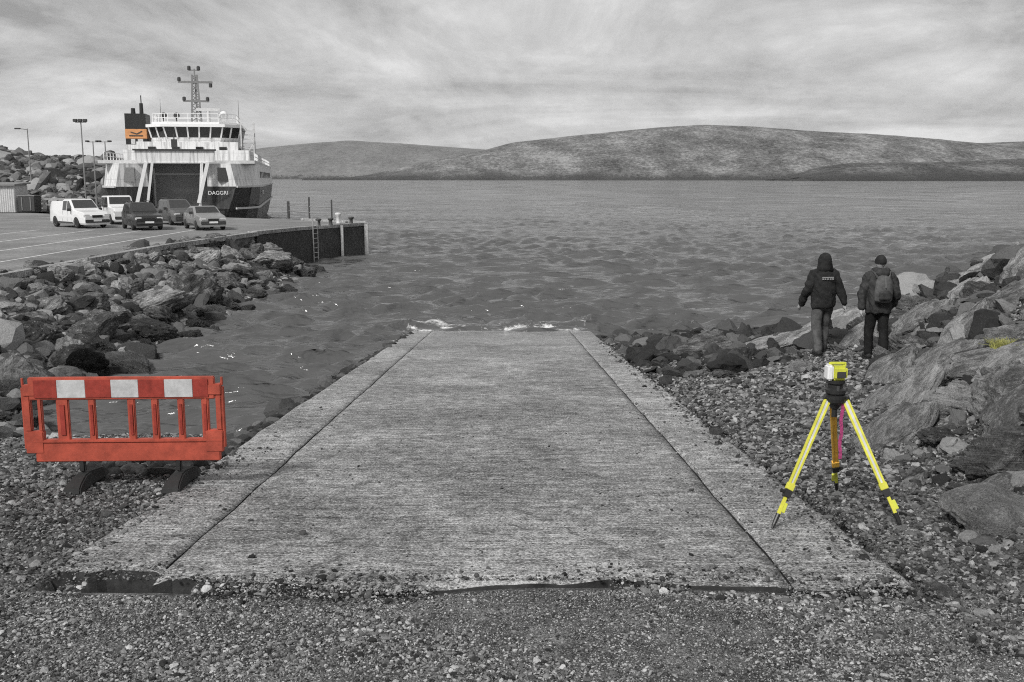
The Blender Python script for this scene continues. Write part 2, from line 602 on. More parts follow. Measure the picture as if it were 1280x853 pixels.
xs = np.concatenate([np.arange(-24, -5, .2), np.arange(-5, 5, .09), np.arange(5, 24.1, .2)])
ys = np.concatenate([np.arange(-4, 12, .09), np.arange(12, 30, .16), np.arange(30, 66, .4)])
X, Y = np.meshgrid(xs, ys)
Z = ground_z(X, Y)
shore = np_mesh('shore_ground', np.stack([X.ravel(), Y.ravel(), Z.ravel()], 1), grid_faces(len(xs), len(ys)), 'ground')
tag(shore, kind='structure')
# land behind and beside the viewer and the sea bed, so that the sheet goes on past the frame
bed = MB()
bed.prism([(-3000, -600), (3000, -600), (3000, 4800), (-3000, 4800)], -9, -8)
tag(bed.build('sea_bed', 'ground'), kind='structure')
MB().prism([(-60, -60), (60, -60), (60, -3.6), (-60, -3.6)], 1.0, 3.35).build('upper_ground', 'ground')['kind'] = 'structure'

# ------------------------------------------------------------------ slipway
def slab(outline, ny=90, nx=40, thick=1.3, name='slipway', mat='concrete', parent=None, yfront=None):
    """outline(t) gives the left and right x at y; a gently worn top with real sides"""
    y0, y1 = yfront
    ysl = np.concatenate([np.linspace(y0, 14, 60), np.linspace(14, y1, 50)[1:]])
    V = []
    for yv in ysl:
        l, r = outline(yv)
        for t in np.linspace(0, 1, nx):
            xx = l + (r - l) * t
            ed = min(t, 1 - t) * (r - l)
            yy = yv
            if yv == y0:
                yy = y0 + .05 * math.sin(xx * 2.1) + .28 * float(fbm(np.array(xx * 3.0), np.array(.5), 4, 5))
            rnd = max(0, .025 - ed) * .8 + (.02 if yv == y0 else 0)
            wr = float(fbm(np.array(xx * .5), np.array(yv * .5), 4, 21)) * .03
            if yv < y0 + .3:
                rnd += max(0, .3 - (yv - y0)) * .25 * max(0, float(fbm(np.array(xx * 2.2), np.array(yv * 2.2), 4, 31)) + .1)
            V.append((xx, yy, S(yv) - rnd + wr))
    n, m = nx, len(ysl)
    fs = [tuple(f) for f in grid_faces(n, m)]
    ring = [i for i in range(n)] + [j * n + n - 1 for j in range(1, m)] + [(m - 1) * n + i for i in range(n - 2, -1, -1)] + [j * n for j in range(m - 2, 0, -1)]
    o = len(V)
    for i in ring:
        V.append((V[i][0], V[i][1], V[i][2] - thick))
    L = len(ring)
    for a in range(L):
        b_ = (a + 1) % L
        fs.append((ring[a], o + a, o + b_, ring[b_]))
    mb = MB()
    mb.v, mb.f = V, fs
    ob = mb.build(name, mat, parent, smooth=True)
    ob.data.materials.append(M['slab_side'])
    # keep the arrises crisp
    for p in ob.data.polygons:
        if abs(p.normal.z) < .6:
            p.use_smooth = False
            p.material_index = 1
    return ob

lin = lambda y, a, b: a + (b - a) * (y - 6) / 28
def wob(y, s):
    return .03 * (float(vnoise(np.array(y * 1.3), np.array(s * 3.3), 4)) - .5) * 2
wj = lambda y, s: .022 * float(fbm(np.array(y * 1.1), np.array(s * 7.7), 5, 12)) * 2
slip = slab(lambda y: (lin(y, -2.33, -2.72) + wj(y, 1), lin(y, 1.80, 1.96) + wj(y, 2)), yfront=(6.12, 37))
tag(slip, 'long ribbed concrete boat slipway running down into the waves', kind='structure')
GAP = .014
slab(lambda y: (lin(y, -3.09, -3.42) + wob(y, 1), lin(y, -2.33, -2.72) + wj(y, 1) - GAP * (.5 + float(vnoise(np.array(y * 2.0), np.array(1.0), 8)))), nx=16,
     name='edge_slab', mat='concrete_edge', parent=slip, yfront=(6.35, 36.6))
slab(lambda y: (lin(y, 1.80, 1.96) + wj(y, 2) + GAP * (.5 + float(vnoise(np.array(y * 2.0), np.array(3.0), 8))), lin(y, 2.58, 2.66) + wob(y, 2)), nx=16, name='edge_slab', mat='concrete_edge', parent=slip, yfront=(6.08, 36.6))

# ------------------------------------------------------------------ loose stones (nobody could count them)
def ico(sub=1, seed=None):
    bm = bmesh.new()
    bmesh.ops.create_icosphere(bm, subdivisions=sub, radius=1)
    if seed is not None:      # broken faces
        rs = random.Random(seed)
        pl = [(Vector((rs.gauss(0, 1), rs.gauss(0, 1), rs.gauss(0, 1))).normalized(), rs.uniform(.5, .85)) for _ in range(12)]
        for q in bm.verts:
            p = q.co.copy()
            for n_, d_ in pl:
                k_ = p.dot(n_) - d_
                if k_ > 0:
                    p -= n_ * k_
            q.co = p * (1 + mnoise.noise(p * 2.5 + Vector((seed, 0, 0))) * .16 + mnoise.noise(p * 6 + Vector((seed, 0, 0))) * .07)
    v = np.array([x.co[:] for x in bm.verts])
    f = np.array([[q.index for q in p.verts] for p in bm.faces])
    bm.free()
    return v, f
T1 = [ico()]
T3 = [ico(3, 40 + k) for k in range(8)]
T2 = [ico(2, 60 + k) for k in range(8)]

def stones(name, P, R, mat, label, tone=None, tmpl=None):
    tn = RNG.beta(1.3, 1.7, len(P)) if tone is None else tone
    tmpl = tmpl or T1
    pick = RNG.integers(0, len(tmpl), len(P))
    Vs, Fs, Ts, o = [], [], [], 0
    for k, (iv, fi) in enumerate(tmpl):
        q = pick == k
        if q.any():
            v, f = stone_block(P[q], R[q], iv, fi)
            Vs.append(v)
            Fs.append(f + o)
            Ts.append(np.repeat(tn[q], len(iv)))
            o += len(v)
    ob = np_mesh(name, np.concatenate(Vs), np.concatenate(Fs), mat, smooth=False, attrs={'tone': np.concatenate(Ts)})
    return tag(ob, label, name.replace('_', ' '), kind='stuff')

def stone_block(P, R, IV, IF, flat=.62, elong=.35, axis_tilt=.5):
    n = len(P)
    loc = IV[None] * (1 + RNG.normal(0, .16 if len(IV) < 20 else .02, (n, len(IV), 1)))
    sc = np.stack([1 + RNG.uniform(-elong, elong, n), 1 + RNG.uniform(-elong, elong, n), flat * RNG.uniform(.6, 1.25, n)], 1)
    loc = loc * sc[:, None] * R[:, None, None]
    t = RNG.uniform(0, 2 * np.pi, n)
    c, s = np.cos(t)[:, None], np.sin(t)[:, None]
    tl = RNG.normal(0, axis_tilt, n)
    ct, st = np.cos(tl)[:, None], np.sin(tl)[:, None]
    x, y, z = loc[..., 0], loc[..., 1], loc[..., 2]
    x, z = x * ct - z * st, x * st + z * ct
    x, y = x * c - y * s, x * s + y * c
    V = np.stack([x, y, z], 2) + P[:, None]
    F = IF[None] + (np.arange(n) * len(IV))[:, None, None]
    return V.reshape(-1, 3), F.reshape(-1, 3)

def scatter(n, x0, x1, y0, y1, keep=None, ypow=1.0):
    x = RNG.uniform(x0, x1, n)
    y = y0 + (y1 - y0) * RNG.uniform(0, 1, n) ** ypow
    if keep is not None:
        k = keep(x, y)
        x, y = x[k], y[k]
    return x, y

# right-hand beach
x, y = scatter(270000, 2.3, 9.5, 5.0, 29, lambda x, y: (x > 2.72 - .45 * RNG.random(len(x)) ** 5) & (x < 9.5) & (np.abs(x / y) < .58 + .3 * RNG.random(len(x)) ** 2) & (RNG.random(len(x)) < np.clip(10 / y, .35, 1)), 1.5)
r = RNG.lognormal(math.log(.0128), .45, len(x)) * np.clip(y / 9, .72, 1.5)
zz = np.where(x < 2.66, S(y), ground_z(x, y)) + r * .25
stones('beach_shingle', np.stack([x, y, zz], 1), r, 'pebble', 'grey shingle and cobbles covering the beach between slipway and rocky bank')
# left-hand beach
x, y = scatter(190000, -9.5, -2.9, 5.0, 21, lambda x, y: (x < -3.14 + .3 * RNG.random(len(x)) ** 6 - .5 * (y > 11)) & (np.abs(x / y) < .6) & (RNG.random(len(x)) < np.clip(9 / y, .3, 1)), 1.4)
r = RNG.lognormal(math.log(.0115), .45, len(x)) * np.clip(y / 9, .75, 1.6)
zz = np.where(x > -3.1, S(y), ground_z(x, y)) + r * .25
stones('beach_pebbles', np.stack([x, y, zz], 1), r, 'pebble', 'small dark pebbles on the beach around the orange barrier')
# grit in front of the slab
x, y = scatter(150000, -3.6, 3.6, 4.45, 6.2, None)
r = RNG.lognormal(math.log(.0046), .5, len(x)) * np.clip(1 + 1.6 * fbm(x * 1.1, y * 1.1, 3, 63), .6, 1.8)
zz = ground_z(x, y) + r * .3
k = (y < 6.03)
stones('gravel', np.stack([x, y, zz], 1)[k], r[k], 'gravel', 'loose gravel in front of the slipway lip', tone=RNG.beta(1.3, 1.6, int(k.sum())))
# a few spilt heaps along the lip of the slab
x = RNG.uniform(-2.9, 2.5, 5200)
y = 6.02 + RNG.normal(0, .06, len(x)) + .1 * fbm(x * 2, x * 0, 3, 40)
k = fbm(x * 1.4, x * 0 + 3.3, 3, 41) > .05
x, y = x[k], y[k]
r = RNG.lognormal(math.log(.0068), .55, len(x))
stones('lip_gravel', np.stack([x, y, np.where(y > 6.1, S(y), S(6.1) - .03 + (y - 6.0) * .2) + r * .3], 1), r, 'gravel', 'gravel heaped against the broken lip of the slipway', tmpl=T2)
# grit strewn on the slab
x, y = scatter(9000, -3.0, 2.55, 6.15, 15, lambda x, y: RNG.random(len(x)) < .15 + .85 * np.clip((np.abs(x + .25) - 1.8) / 1.0, 0, 1) ** 2 + .9 * (y < 6.5), 1.9)
r = RNG.lognormal(math.log(.0065), .5, len(x))
stones('grit', np.stack([x, y, S(y) + r * .3], 1), r, 'pebble', 'scattered grit lying on the slipway concrete')
# weed-covered stones along the foot of the slab and at the waterline
x, y = scatter(5200, -4.5, -3.28, 9.5, 33, None)
k = RNG.random(len(x)) < np.clip(1.2 - (-(x + 3.2)) / 1.3, 0.05, 1)
x, y = x[k], y[k]
r = RNG.lognormal(math.log(.075), .45, len(x))
zz = ground_z(x, y) + r * .1
stones('weedy_stones', np.stack([x, y, zz], 1), r, 'weed_stone', 'dark weed covered stones along the foot of the slipway beside the water', tmpl=T2)
x, y = scatter(2600, 2.7, 9.5, 17, 33, None)
k = RNG.random(len(x)) < np.clip((y - 15) / 10, 0.1, 1)
x, y = x[k], y[k]
r = RNG.lognormal(math.log(.13), .5, len(x))
stones('shore_stones', np.stack([x, y, ground_z(x, y) + r * .2], 1), r, 'weed_stone', 'dark wet stones on the shoreline between slipway and walkers', tmpl=T3)
# small rubble between the armour stones
x, y = scatter(9000, -17, -9.8, 18, 61, None)
r = RNG.lognormal(math.log(.20), .4, len(x))
stones('armour_rubble', np.stack([x, y, ground_z(x, y) + r * .1], 1), r, 'slope_stone', 'small rubble filling the gaps of the quay rock armour', tmpl=T2)
x, y = scatter(11000, 3.2, 17, 4.5, 34, lambda x, y: (RNG.random(len(x)) > (x / y - .55)) & (x > np.interp(y, [4, 7, 10.8, 14, 17, 20, 24, 28, 36], [3.3, 3.5, 4.35, 5.6, 6.7, 6.7, 8.0, 10, 17]) - .3) & (x / y < 1.25))
r = RNG.lognormal(math.log(.085), .5, len(x)) * np.clip(y / 12, .7, 1.7)
stones('bank_rubble', np.stack([x, y, ground_z(x, y) + r * .15], 1), r, 'slope_stone', 'broken stone lying between the boulders of the rocky bank', tmpl=T3)

# ------------------------------------------------------------------ boulders: each one its own object
def boulder_mesh(name, seed, flat=.7, mat='rock', planes=13, sub=5, rough=.075):
    rs = random.Random(seed)
    bm = bmesh.new()
    bmesh.ops.create_icosphere(bm, subdivisions=sub, radius=1)
    pl = []
    for _ in range(planes):
        n = Vector((rs.gauss(0, 1), rs.gauss(0, 1), rs.gauss(0, 1))).normalized()
        pl.append((n, rs.uniform(.52, .86)))
    ax = Vector((rs.gauss(0, .5), rs.gauss(0, .5), 1)).normalized()
    nl = rs.uniform(4, 8)
    off = Vector((rs.uniform(-50, 50), rs.uniform(-50, 50), rs.uniform(-50, 50)))
    for v in bm.verts:
        p = v.co.copy()
        for n, d in pl:
            k = p.dot(n) - d
            if k > 0:
                p -= n * k
        q = p * 1.7 + off
        w = mnoise.noise(q) * .07 + mnoise.noise(q * 3.1) * rough + mnoise.noise(Vector((q.x * 1.4, q.y * 1.4, q.z * 9))) * rough * .8 + mnoise.noise(q * 8) * rough * .4
        t = p.dot(ax) * nl + mnoise.noise(q * 1.3) * 1.6
        w += ((t - math.floor(t)) - .5) * rough * .55 * (mnoise.noise(q * .9) + .7)
        w -= max(0, .12 - abs(mnoise.noise(q * 1.1 + Vector((9, 4, 2))))) * rough * 6
        p += p.normalized() * w
        p.z *= flat
        v.co = p
    me = bpy.data.meshes.new(name)
    bm.to_mesh(me)
    bm.free()
    me.materials.append(M[mat])
    me.polygons.foreach_set('use_smooth', [True] * len(me.polygons))
    return me

BM = [boulder_mesh('boulder', 100 + i, rnd_f, 'rock') for i, rnd_f in enumerate([.6, .75, .5, .85, .65, .55, .7, .45, .8, .6])]
BD = [boulder_mesh('boulder', 300 + i, rnd_f, 'rock_dark') for i, rnd_f in enumerate([.6, .7, .5, .8])]
BS = [boulder_mesh('slab', 500 + i, f, 'rock', planes=9, rough=.07) for i, f in enumerate([.34, .28, .4, .3])]
BP = [boulder_mesh('boulder', 700 + i, f, 'rock_pale', planes=10, rough=.025) for i, f in enumerate([.5, .62])]

def project(p):
    dz = p.z - CAM_Z
    dep = p.y * math.cos(PITCH) - dz * math.sin(PITCH)
    up = p.y * math.sin(PITCH) + dz * math.cos(PITCH)
    return 640 + FPX * p.x / dep, 426.5 - FPX * up / dep
LAST = []
def boulder(me, loc, scale, rot, label, group=None, cat='boulder', name='boulder'):
    o = bpy.data.objects.new(name, me)
    COL.objects.link(o)
    o.location, o.scale, o.rotation_euler = loc, scale, rot
    LAST.append(o)
    return tag(o, label, cat, group)

taken = []     # (x, y, r) footprint of placed boulders
def free(x, y, r, k=.8):
    return all((x - a) ** 2 + (y - b) ** 2 > ((r + c) * k) ** 2 for a, b, c in taken)

# prominent stones of the right bank: (u, v, width px, aspect x,y,z, tilt, mesh, label)
PROM = [
    (1238, 632, 118, (1, .85, .8), (.12, -.05, .4), BP[0], 'big pale flat topped boulder, lying alone beside the shingle by the tripod'),
    (1268, 566, 120, (1, .9, 1.0), (-.1, .2, 1.2), BM[3], 'large rough boulder on the bank just above the pale flat topped one'),
    (1200, 505, 84, (1, .8, 1.0), (.3, .1, 2.0), BM[1], 'rounded striped boulder overhanging the dark hollow of the bank'),
    (1140, 500, 96, (1.1, .42, 1.1), (.2, -.75, .5), BS[0], 'long slab leaning steeply beside the tripod, with its foot in the shingle'),
    (1262, 492, 96, (1, .9, .9), (.1, -.3, .1), BM[8], 'big blocky boulder directly below the yellow grass tuft'),
    (1178, 548, 62, (1, .9, .7), (.0, .2, .7), BD[0], 'dark boulder in the hollow below the striped overhanging one'),
    (1206, 590, 48, (1, .8, .8), (.2, .1, 1.5), BM[4], 'small boulder wedged above the pale flat topped one'),
    (1222, 448, 100, (1.1, .6, .6), (.1, -.2, .3), BS[2], 'broad slab lying beside the yellow grass tuft on the bank'),
    (1206, 405, 92, (1.25, .4, 1.0), (.25, -.7, .6), BS[1], 'long ribbed slab slanting steeply up the bank behind the walkers'),
    (1150, 396, 84, (1.2, .45, .8), (.2, -.45, .5), BS[3], 'slanting slab beside the walker in black trousers'),
    (1118, 405, 50, (1, .8, .9), (.1, -.2, .2), BD[1], 'dark block by the elbow of the walker in black trousers'),
    (1255, 372, 80, (1.1, .6, .7), (.1, -.4, .4), BS[2], 'high slab near the top of the rocky bank against the sea'),
    (970, 424, 110, (1.3, .45, .7), (.15, -.3, .35), BS[1], 'long low dark slab at the shoreline beside the walker in grey trousers'),
    (1052, 400, 60, (1, .7, .8), (.0, -.2, .4), BD[2], 'dark rock at the shoreline between the two walkers'),
    (885, 432, 74, (1.1, .7, .8), (.1, -.1, .2), BD[3], 'dark wet rock at the waterline, closest of the shore rocks to the slipway'),
    (930, 446, 56, (1.1, .6, .7), (.1, -.3, 1.2), BD[0], 'dark rock in the shingle just above the long low shoreline slab'),
    (1000, 462, 46, (1.1, .7, .6), (.1, -.2, .8), BM[5], 'low rock in the shingle level with the laser head, before the hooded walker'),
    (906, 470, 40, (1.1, .8, .6), (.1, .2, 2.1), BD[1], 'dark stone on the beach between slipway and laser tripod'),
    (1176, 742, 46, (1.1, .8, .6), (.1, .1, .3), BP[1], 'smooth pale stone on the gravel, between the slab corner and the pale flat topped boulder'),
    (1100, 795, 22, (1.1, .8, .6), (.1, .1, .9), BP[0], 'lone small pale stone lying in the fine gravel before the slab'),
    (1150, 470, 60, (1.1, .7, .8), (.3, -.3, .9), BM[2], 'grey boulder above the top end of the long leaning slab'),
    (1262, 420, 66, (1.1, .8, .8), (.2, -.3, .1), BM[6], 'grey block just above the broad slab, higher up the bank'),
]
for (u, v, wpx, asp, rot, me, lab) in PROM:
    p = hit(u, v + (0 if wpx < 50 else wpx * .15))
    r = wpx / FPX * math.hypot(p.x, p.y) * .56
    boulder(me, (p.x, p.y, p.z + r * .18 * asp[2]), (r * asp[0], r * asp[1], r * asp[2]), rot, lab)
    taken.append((p.x, p.y, r))

rr = random.Random(5)
FILL = []
cnt = 0
tries = 0
while cnt < 120 and tries < 9000:
    tries += 1
    y = 6.5 + 25 * rr.random() ** 1.2
    toe = float(np.interp(y, [4, 7, 10.8, 14, 17, 20, 24, 28, 36], [3.3, 3.5, 4.35, 5.6, 6.7, 6.7, 8.0, 10, 17]))
    x = toe - .3 + rr.random() * 7
    if x / y > .56 or x < 3.1 or (y < 8.2 and x < 3.6):
        continue
    r = rr.choice([.16, .22, .28, .36, .48, .6]) * min(1.25, max(.65, y / 13))
    if not free(x, y, r, .72):
        continue
    pu, pv = project(Vector((x, y, gz(x, y) + r * .9)))
    if pu > 1000 and pv < np.interp(pu, [1000, 1120, 1200, 1290], [392, 372, 342, 308]) - 5:
        continue
    if abs(x - 5.3) < .5 and abs(y - 17) < .8 or abs(x - 6.25) < .5 and abs(y - 16.8) < .8:
        continue
    taken.append((x, y, r))
    slabby = rr.random() < .6
    low = gz(x, y) < .9
    me = rr.choice(BS) if slabby else (rr.choice(BD) if low or rr.random() < .25 else rr.choice(BM))
    size = 'large' if r > .42 else ('mid sized' if r > .25 else 'small')
    shape = 'slanting slab' if slabby else 'angular boulder'
    where = ('foot of the rocky bank by the tripod' if y < 11 else 'part of the rocky bank by the walkers' if y < 17 else 'seaward end of the rocky bank')
    rot = (rr.uniform(.1, .4), rr.uniform(-.75, -.35), rr.uniform(.25, .6)) if slabby else (rr.uniform(-.5, .5), rr.uniform(-.5, .5), rr.uniform(0, 6.28))
    boulder(me, (x, y, gz(x, y) + r * .2), (r * (1.7 if slabby else 1), r * .8, r * (1.15 if slabby else .95)), rot,
            None, 'boulders of the rocky bank')
    FILL.append((LAST[-1], size, ('dark ' if me in BD else 'grey ') + shape, 1))
    cnt += 1

# rock armour of the quay, left
def armour(x, y, r, me, lab, grp=None, rot=None):
    boulder(me, (x, y, gz(x, y) + r * .22), (r * rr.uniform(.95, 1.25), r * rr.uniform(.8, 1.0), r * rr.uniform(.85, 1.1)),
            rot or (rr.uniform(-.5, .5), rr.uniform(-.5, .5), rr.uniform(0, 6.28)), lab, grp)
    taken.append((x, y, r))
LP = [
    (242, 378, 80, BD[0], 'largest dark wet boulder at the waterline below the quay, middle of the rock armour'),
    (306, 350, 44, BD[3], 'dark wet boulder at the water just below the pier wall end of the armour'),
    (196, 392, 70, BM[0], 'big pale faced boulder sloping into the water beside the largest dark one'),
    (340, 338, 60, BM[2], 'slanting grey slab on the armour corner under the pier wall'),
    (120, 425, 60, BD[1], 'dark boulder at the waterline behind the orange barrier'),
    (30, 430, 60, BD[2], 'dark boulder low in the armour, beyond the end of the barrier'),
    (25, 490, 90, BD[0], 'broad dark boulder just beyond the end pocket of the orange barrier'),
    (100, 465, 70, BD[3], 'dark flat boulder just above the top rail of the orange barrier'),
    (60, 388, 50, BM[7], 'pale angular boulder midway up the armour below the lane markings'),
]
for (u, v, wpx, me, lab) in LP:
    p = hit(u, v)
    r = wpx / FPX * math.hypot(p.x, p.y) * .55
    armour(p.x, p.y, r, me, lab)
cnt = tries = 0
while cnt < 205 and tries < 20000:
    tries += 1
    y = 19 + 41 * rr.random()
    x = -17 + 6.8 * rr.random()
    if abs(x / y) > .56 and y > 26:
        continue
    if abs(x / y) > .6:
        continue
    r = rr.choice([.32, .4, .5, .62, .8])
    if x < -15.9:
        r = min(r, .5)
    if not free(x, y, r, .70):
        continue
    z = gz(x, y)
    dark = z < .35
    me = rr.choice(BD) if (dark and rr.random() < .6) else rr.choice(BM)
    size = 'large' if r > .65 else 'smaller'
    row = 'wet boulder along the waterline' if dark else ('boulder under the quay edge' if x < -14.6 else 'boulder halfway up')
    end = 'barrier end' if y < 32 else ('middle' if y < 46 else 'pier end')
    armour(x, y, r, me, None, 'boulders of the quay rock armour')
    FILL.append((LAST[-1], size, ('dark boulder' if me in BD else 'grey boulder'), 0))
    cnt += 1

# each remaining boulder is described from the landmark beside it
LAND = [[(242, 378, 'largest dark waterline boulder'), (335, 300, 'pier wall corner'), (256, 292, 'silver saloon'), (178, 292, 'dark hatchback'),
         (100, 290, 'white pickup'), (196, 392, 'pale faced waterline boulder'), (120, 425, 'dark boulder behind the barrier'), (60, 388, 'pale boulder below lane markings'),
         (92, 470, "barrier's first white panel"), (160, 470, "barrier's middle white panel"), (250, 470, "barrier's end beside the slipway"), (390, 325, 'pier ladder foot'), (10, 345, 'ends of the lane markings')],
        [(1238, 632, 'pale flat topped boulder'), (1246, 455, 'yellow grass tuft'), (1044, 460, 'laser head'), (1025, 350, 'hooded walker'), (1094, 350, 'walker in black trousers'),
         (1140, 500, 'steeply leaning slab'), (970, 424, 'long low shoreline slab'), (885, 432, 'wet shore rock'), (740, 415, "slipway's lower end"), (1200, 505, 'overhanging striped boulder'),
         (1206, 405, 'long ribbed slab'), (1262, 492, 'blocky boulder under the tuft'), (1125, 650, 'tripod foot in the shingle')]]
DIRS = ['right of', 'up and right of', 'above', 'up and left of', 'left of', 'down and left of', 'below', 'down and right of']
ORD = ['closest', 'second', 'third', 'fourth', 'fifth', 'sixth', 'seventh', 'eighth', 'ninth', 'tenth', 'eleventh', 'twelfth', 'thirteenth', 'fourteenth']
bins = {}
for o, size, shape, side_i in FILL:
    u, v = project(o.location)
    if u < -25 or u > 1305:
        bpy.data.objects.remove(o)
        continue
    lu, lv, ln = min(LAND[side_i], key=lambda l: (l[0] - u) ** 2 + (2 * (l[1] - v)) ** 2)
    a = int(round(math.atan2((lv - v) * 1.6, u - lu) / (math.pi / 4))) % 8
    bins.setdefault((ln, a), []).append((math.hypot(u - lu, v - lv), o.name, size, shape))
for (ln, a), lst in bins.items():
    for k, (_, nm, size, shape) in enumerate(sorted(lst)):
        bpy.data.objects[nm]['label'] = f'{size} {shape}, {ORD[min(k, 13)]} {DIRS[a]} the {ln}'

# yellow grass tuft on the bank
p = hit(1246, 458)
mb = MB()
for k in range(150):
    a, d = rr.uniform(0, 6.28), rr.random() ** .5 * .14
    b0 = Vector((d * math.cos(a), d * math.sin(a) * .6, 0))
    h = rr.uniform(.06, .15)
    l = Vector((rr.gauss(0, .04), rr.gauss(0, .04), h))
    mb.tube(b0, b0 + l * .6, .004, .003, 3, False).tube(b0 + l * .6, b0 + l + Vector((l.x, l.y, -.01)), .003, .0008, 3, False)
o = mb.build('grass_tuft', 'grass')
o.location = (p.x, p.y - .1, p.z + .22)
tag(o, 'small yellow grass tuft growing between the boulders of the rocky bank', 'grass')
# ------------------------------------------------------------------ sea
def spaced(lo, hi, step, grow):
    a = [lo]
    while a[-1] < hi:
        a.append(a[-1] + step)
        step *= grow
    return np.array(a)
wx = spaced(13, 2600, .10, 1.022)
wx = np.concatenate([-wx[::-1], np.arange(-12.9, 12.95, .10), wx])
near = np.arange(-12, 14, 1.0)
wy = np.concatenate([near, spaced(14, 4000, .065, 1.0064)])
dx = np.gradient(wx)
dy = np.gradient(wy)
WX, WY = np.meshgrid(wx, wy)
DX, DY = np.meshgrid(dx, dy)
H = np.zeros_like(WX)
OX, OY = np.zeros_like(WX), np.zeros_like(WX)
for i in range(68):
    lam = .42 * (2.1 / .42) ** RNG.random() if i < 60 else RNG.uniform(4, 10)
    th = RNG.normal(-math.pi / 2 + .12, .34 if i < 60 else .25)
    kx_, ky_ = math.cos(th) * 2 * math.pi / lam, math.sin(th) * 2 * math.pi / lam
    a = .0150 * lam if i < 60 else .018
    # short waves only where the mesh is fine enough to carry them
    res = np.clip((lam / np.maximum(DX * abs(math.cos(th)) + .02, DY * abs(math.sin(th)) + .02) - 2.0) / 2, 0, 1)
    ph = kx_ * WX + ky_ * WY + RNG.uniform(0, 6.28)
    c, s = np.cos(ph) * a * res, np.sin(ph) * a * res
    H += c
    OX -= s * math.cos(th) * .9
    OY -= s * math.sin(th) * .9
# groups of higher and lower waves
gust = .75 + .8 * (fbm(WX / 9, WY / 14, 3, 44) + .25)
sg = H[:, 300:-300].std()
H = H + .16 * np.clip(H * np.abs(H) / sg, -.2, .35)      # peaked crests, flat troughs
print('wave sd', sg)
H *= gust
# the wave that runs up the slip
rid_y = 34.5 + .18 * np.sin(WX * 1.9) + .20 * (WX + .3) ** 2
lat = np.clip((5.2 - np.abs(WX + .4)) / 2.0, 0, 1)
ridge = np.exp(-((WY - rid_y) / .38) ** 2) * lat
H += .10 * ridge * (.7 + .6 * vnoise(WX * 1.7, WY * 1.1, 3))
shal = np.clip((37 - WY) / 6, 0, 1) * (np.abs(WX + .4) < 3.2)
H *= 1 - .75 * shal
H += (np.abs(WX + .4) < 3.4) * np.exp(-((WY - 33.5) / 2.5) ** 2) * .11 * (fbm(WX * .8, WY * .3, 4, 91) + .15)
gzv = ground_z(WX, WY, False)
sd = np.where((np.abs(WX) < 24) & (WY < 66), gzv, -3)
shore_f = np.clip((sd + .35) / .3, 0, 1) * (WY > 22)
foam = .46 * ridge * np.clip(.7 + 2.2 * fbm(WX * 2.6, WY * 2.6, 4, 61) + .5 * np.exp(-((WX + 3) / 1.2) ** 2), 0, 1.5)
foam += .8 * np.exp(-((WY - rid_y + .55) / .25) ** 2) * lat * np.clip(.3 + 2.5 * fbm(WX * 2.5, WY * 4, 4, 67), 0, 1)
foam += .6 * np.exp(-((WY - rid_y - 1.2) / .8) ** 2) * lat * np.clip(-.05 + 2.5 * fbm(WX * 2.0, WY * 2, 4, 68), 0, 1)
foam += shore_f * np.clip(.30 + 2.2 * fbm(WX * 1.3, WY * 1.3, 4, 71), 0, 1) * np.where(WY < 31, .12, 1)
crest = np.clip((H - .19) / .05, 0, 1) * (fbm(WX * .7, WY * .7, 3, 77) > .10)
foam += crest * .30 * (WY > 30)
dep_ = H - S(WY)
foam += (np.abs(WX + .4) < 3.3) * (WY > 28) * np.exp(-((dep_ - .02) / .035) ** 2) * np.clip(.35 + 1.8 * fbm(WX * 1.6, WY * 1.6, 4, 93), 0, 1)
foam = np.clip(foam, 0, 1)
V = np.stack([(WX + OX).ravel(), (WY + OY).ravel(), H.ravel()], 1)

m, nt, b = new_mat('sea_water')
ge = nt.nodes.new('ShaderNodeNewGeometry')
mp = nt.nodes.new('ShaderNodeMapping')
mp.inputs['Scale'].default_value = (.36, 1.0, 1)
nt.links.new(ge.outputs['Position'], mp.inputs['Vector'])
n1 = noise_tex(nt, mp.outputs[0], 1.3, 2, .5, .5)
n2 = noise_tex(nt, mp.outputs[0], 5.0, 3, .5, .4)
def crested(n):
    return math_n(nt, 'SUBTRACT', 1.0, math_n(nt, 'ABSOLUTE', math_n(nt, 'MULTIPLY', math_n(nt, 'SUBTRACT', n.outputs[0], .5), 2.6)))
n3 = noise_tex(nt, mp.outputs[0], .16, 6, .6, .4)
h = math_n(nt, 'ADD', math_n(nt, 'MULTIPLY', n1.outputs[0], .36), math_n(nt, 'MULTIPLY', n2.outputs[0], .07))
h = math_n(nt, 'ADD', h, math_n(nt, 'MULTIPLY', n3.outputs[0], 2.2))
bump(nt, b, h, .95, .75)
at = nt.nodes.new('ShaderNodeAttribute')
at.attribute_name = 'foam'
fn = noise_tex(nt, ge.outputs['Position'], 5, 9, .8, 1.2)
fm = math_n(nt, 'ADD', at.outputs['Fac'], math_n(nt, 'MULTIPLY', math_n(nt, 'SUBTRACT', fn.outputs[0], .5), 2.0))
fr = ramp(nt, fm, [(.36, 0.), (.75, 1.)])
c = mix_c(nt, fr.outputs[0], .09, .75)
nt.links.new(c, b.inputs['Base Color'])
rr_ = nt.nodes.new('ShaderNodeMapRange')
mg = nt.nodes.new('ShaderNodeMapping')
mg.inputs['Scale'].default_value = (.045, .010, 1)
nt.links.new(ge.outputs['Position'], mg.inputs['Vector'])
ng = noise_tex(nt, mg.outputs[0], 1.0, 8, .7, .3)
gr_ = nt.nodes.new('ShaderNodeMapRange')
gr_.inputs[1].default_value, gr_.inputs[2].default_value = .36, .64
gr_.inputs[3].default_value, gr_.inputs[4].default_value = .05, .16
nt.links.new(ng.outputs[0], gr_.inputs[0])
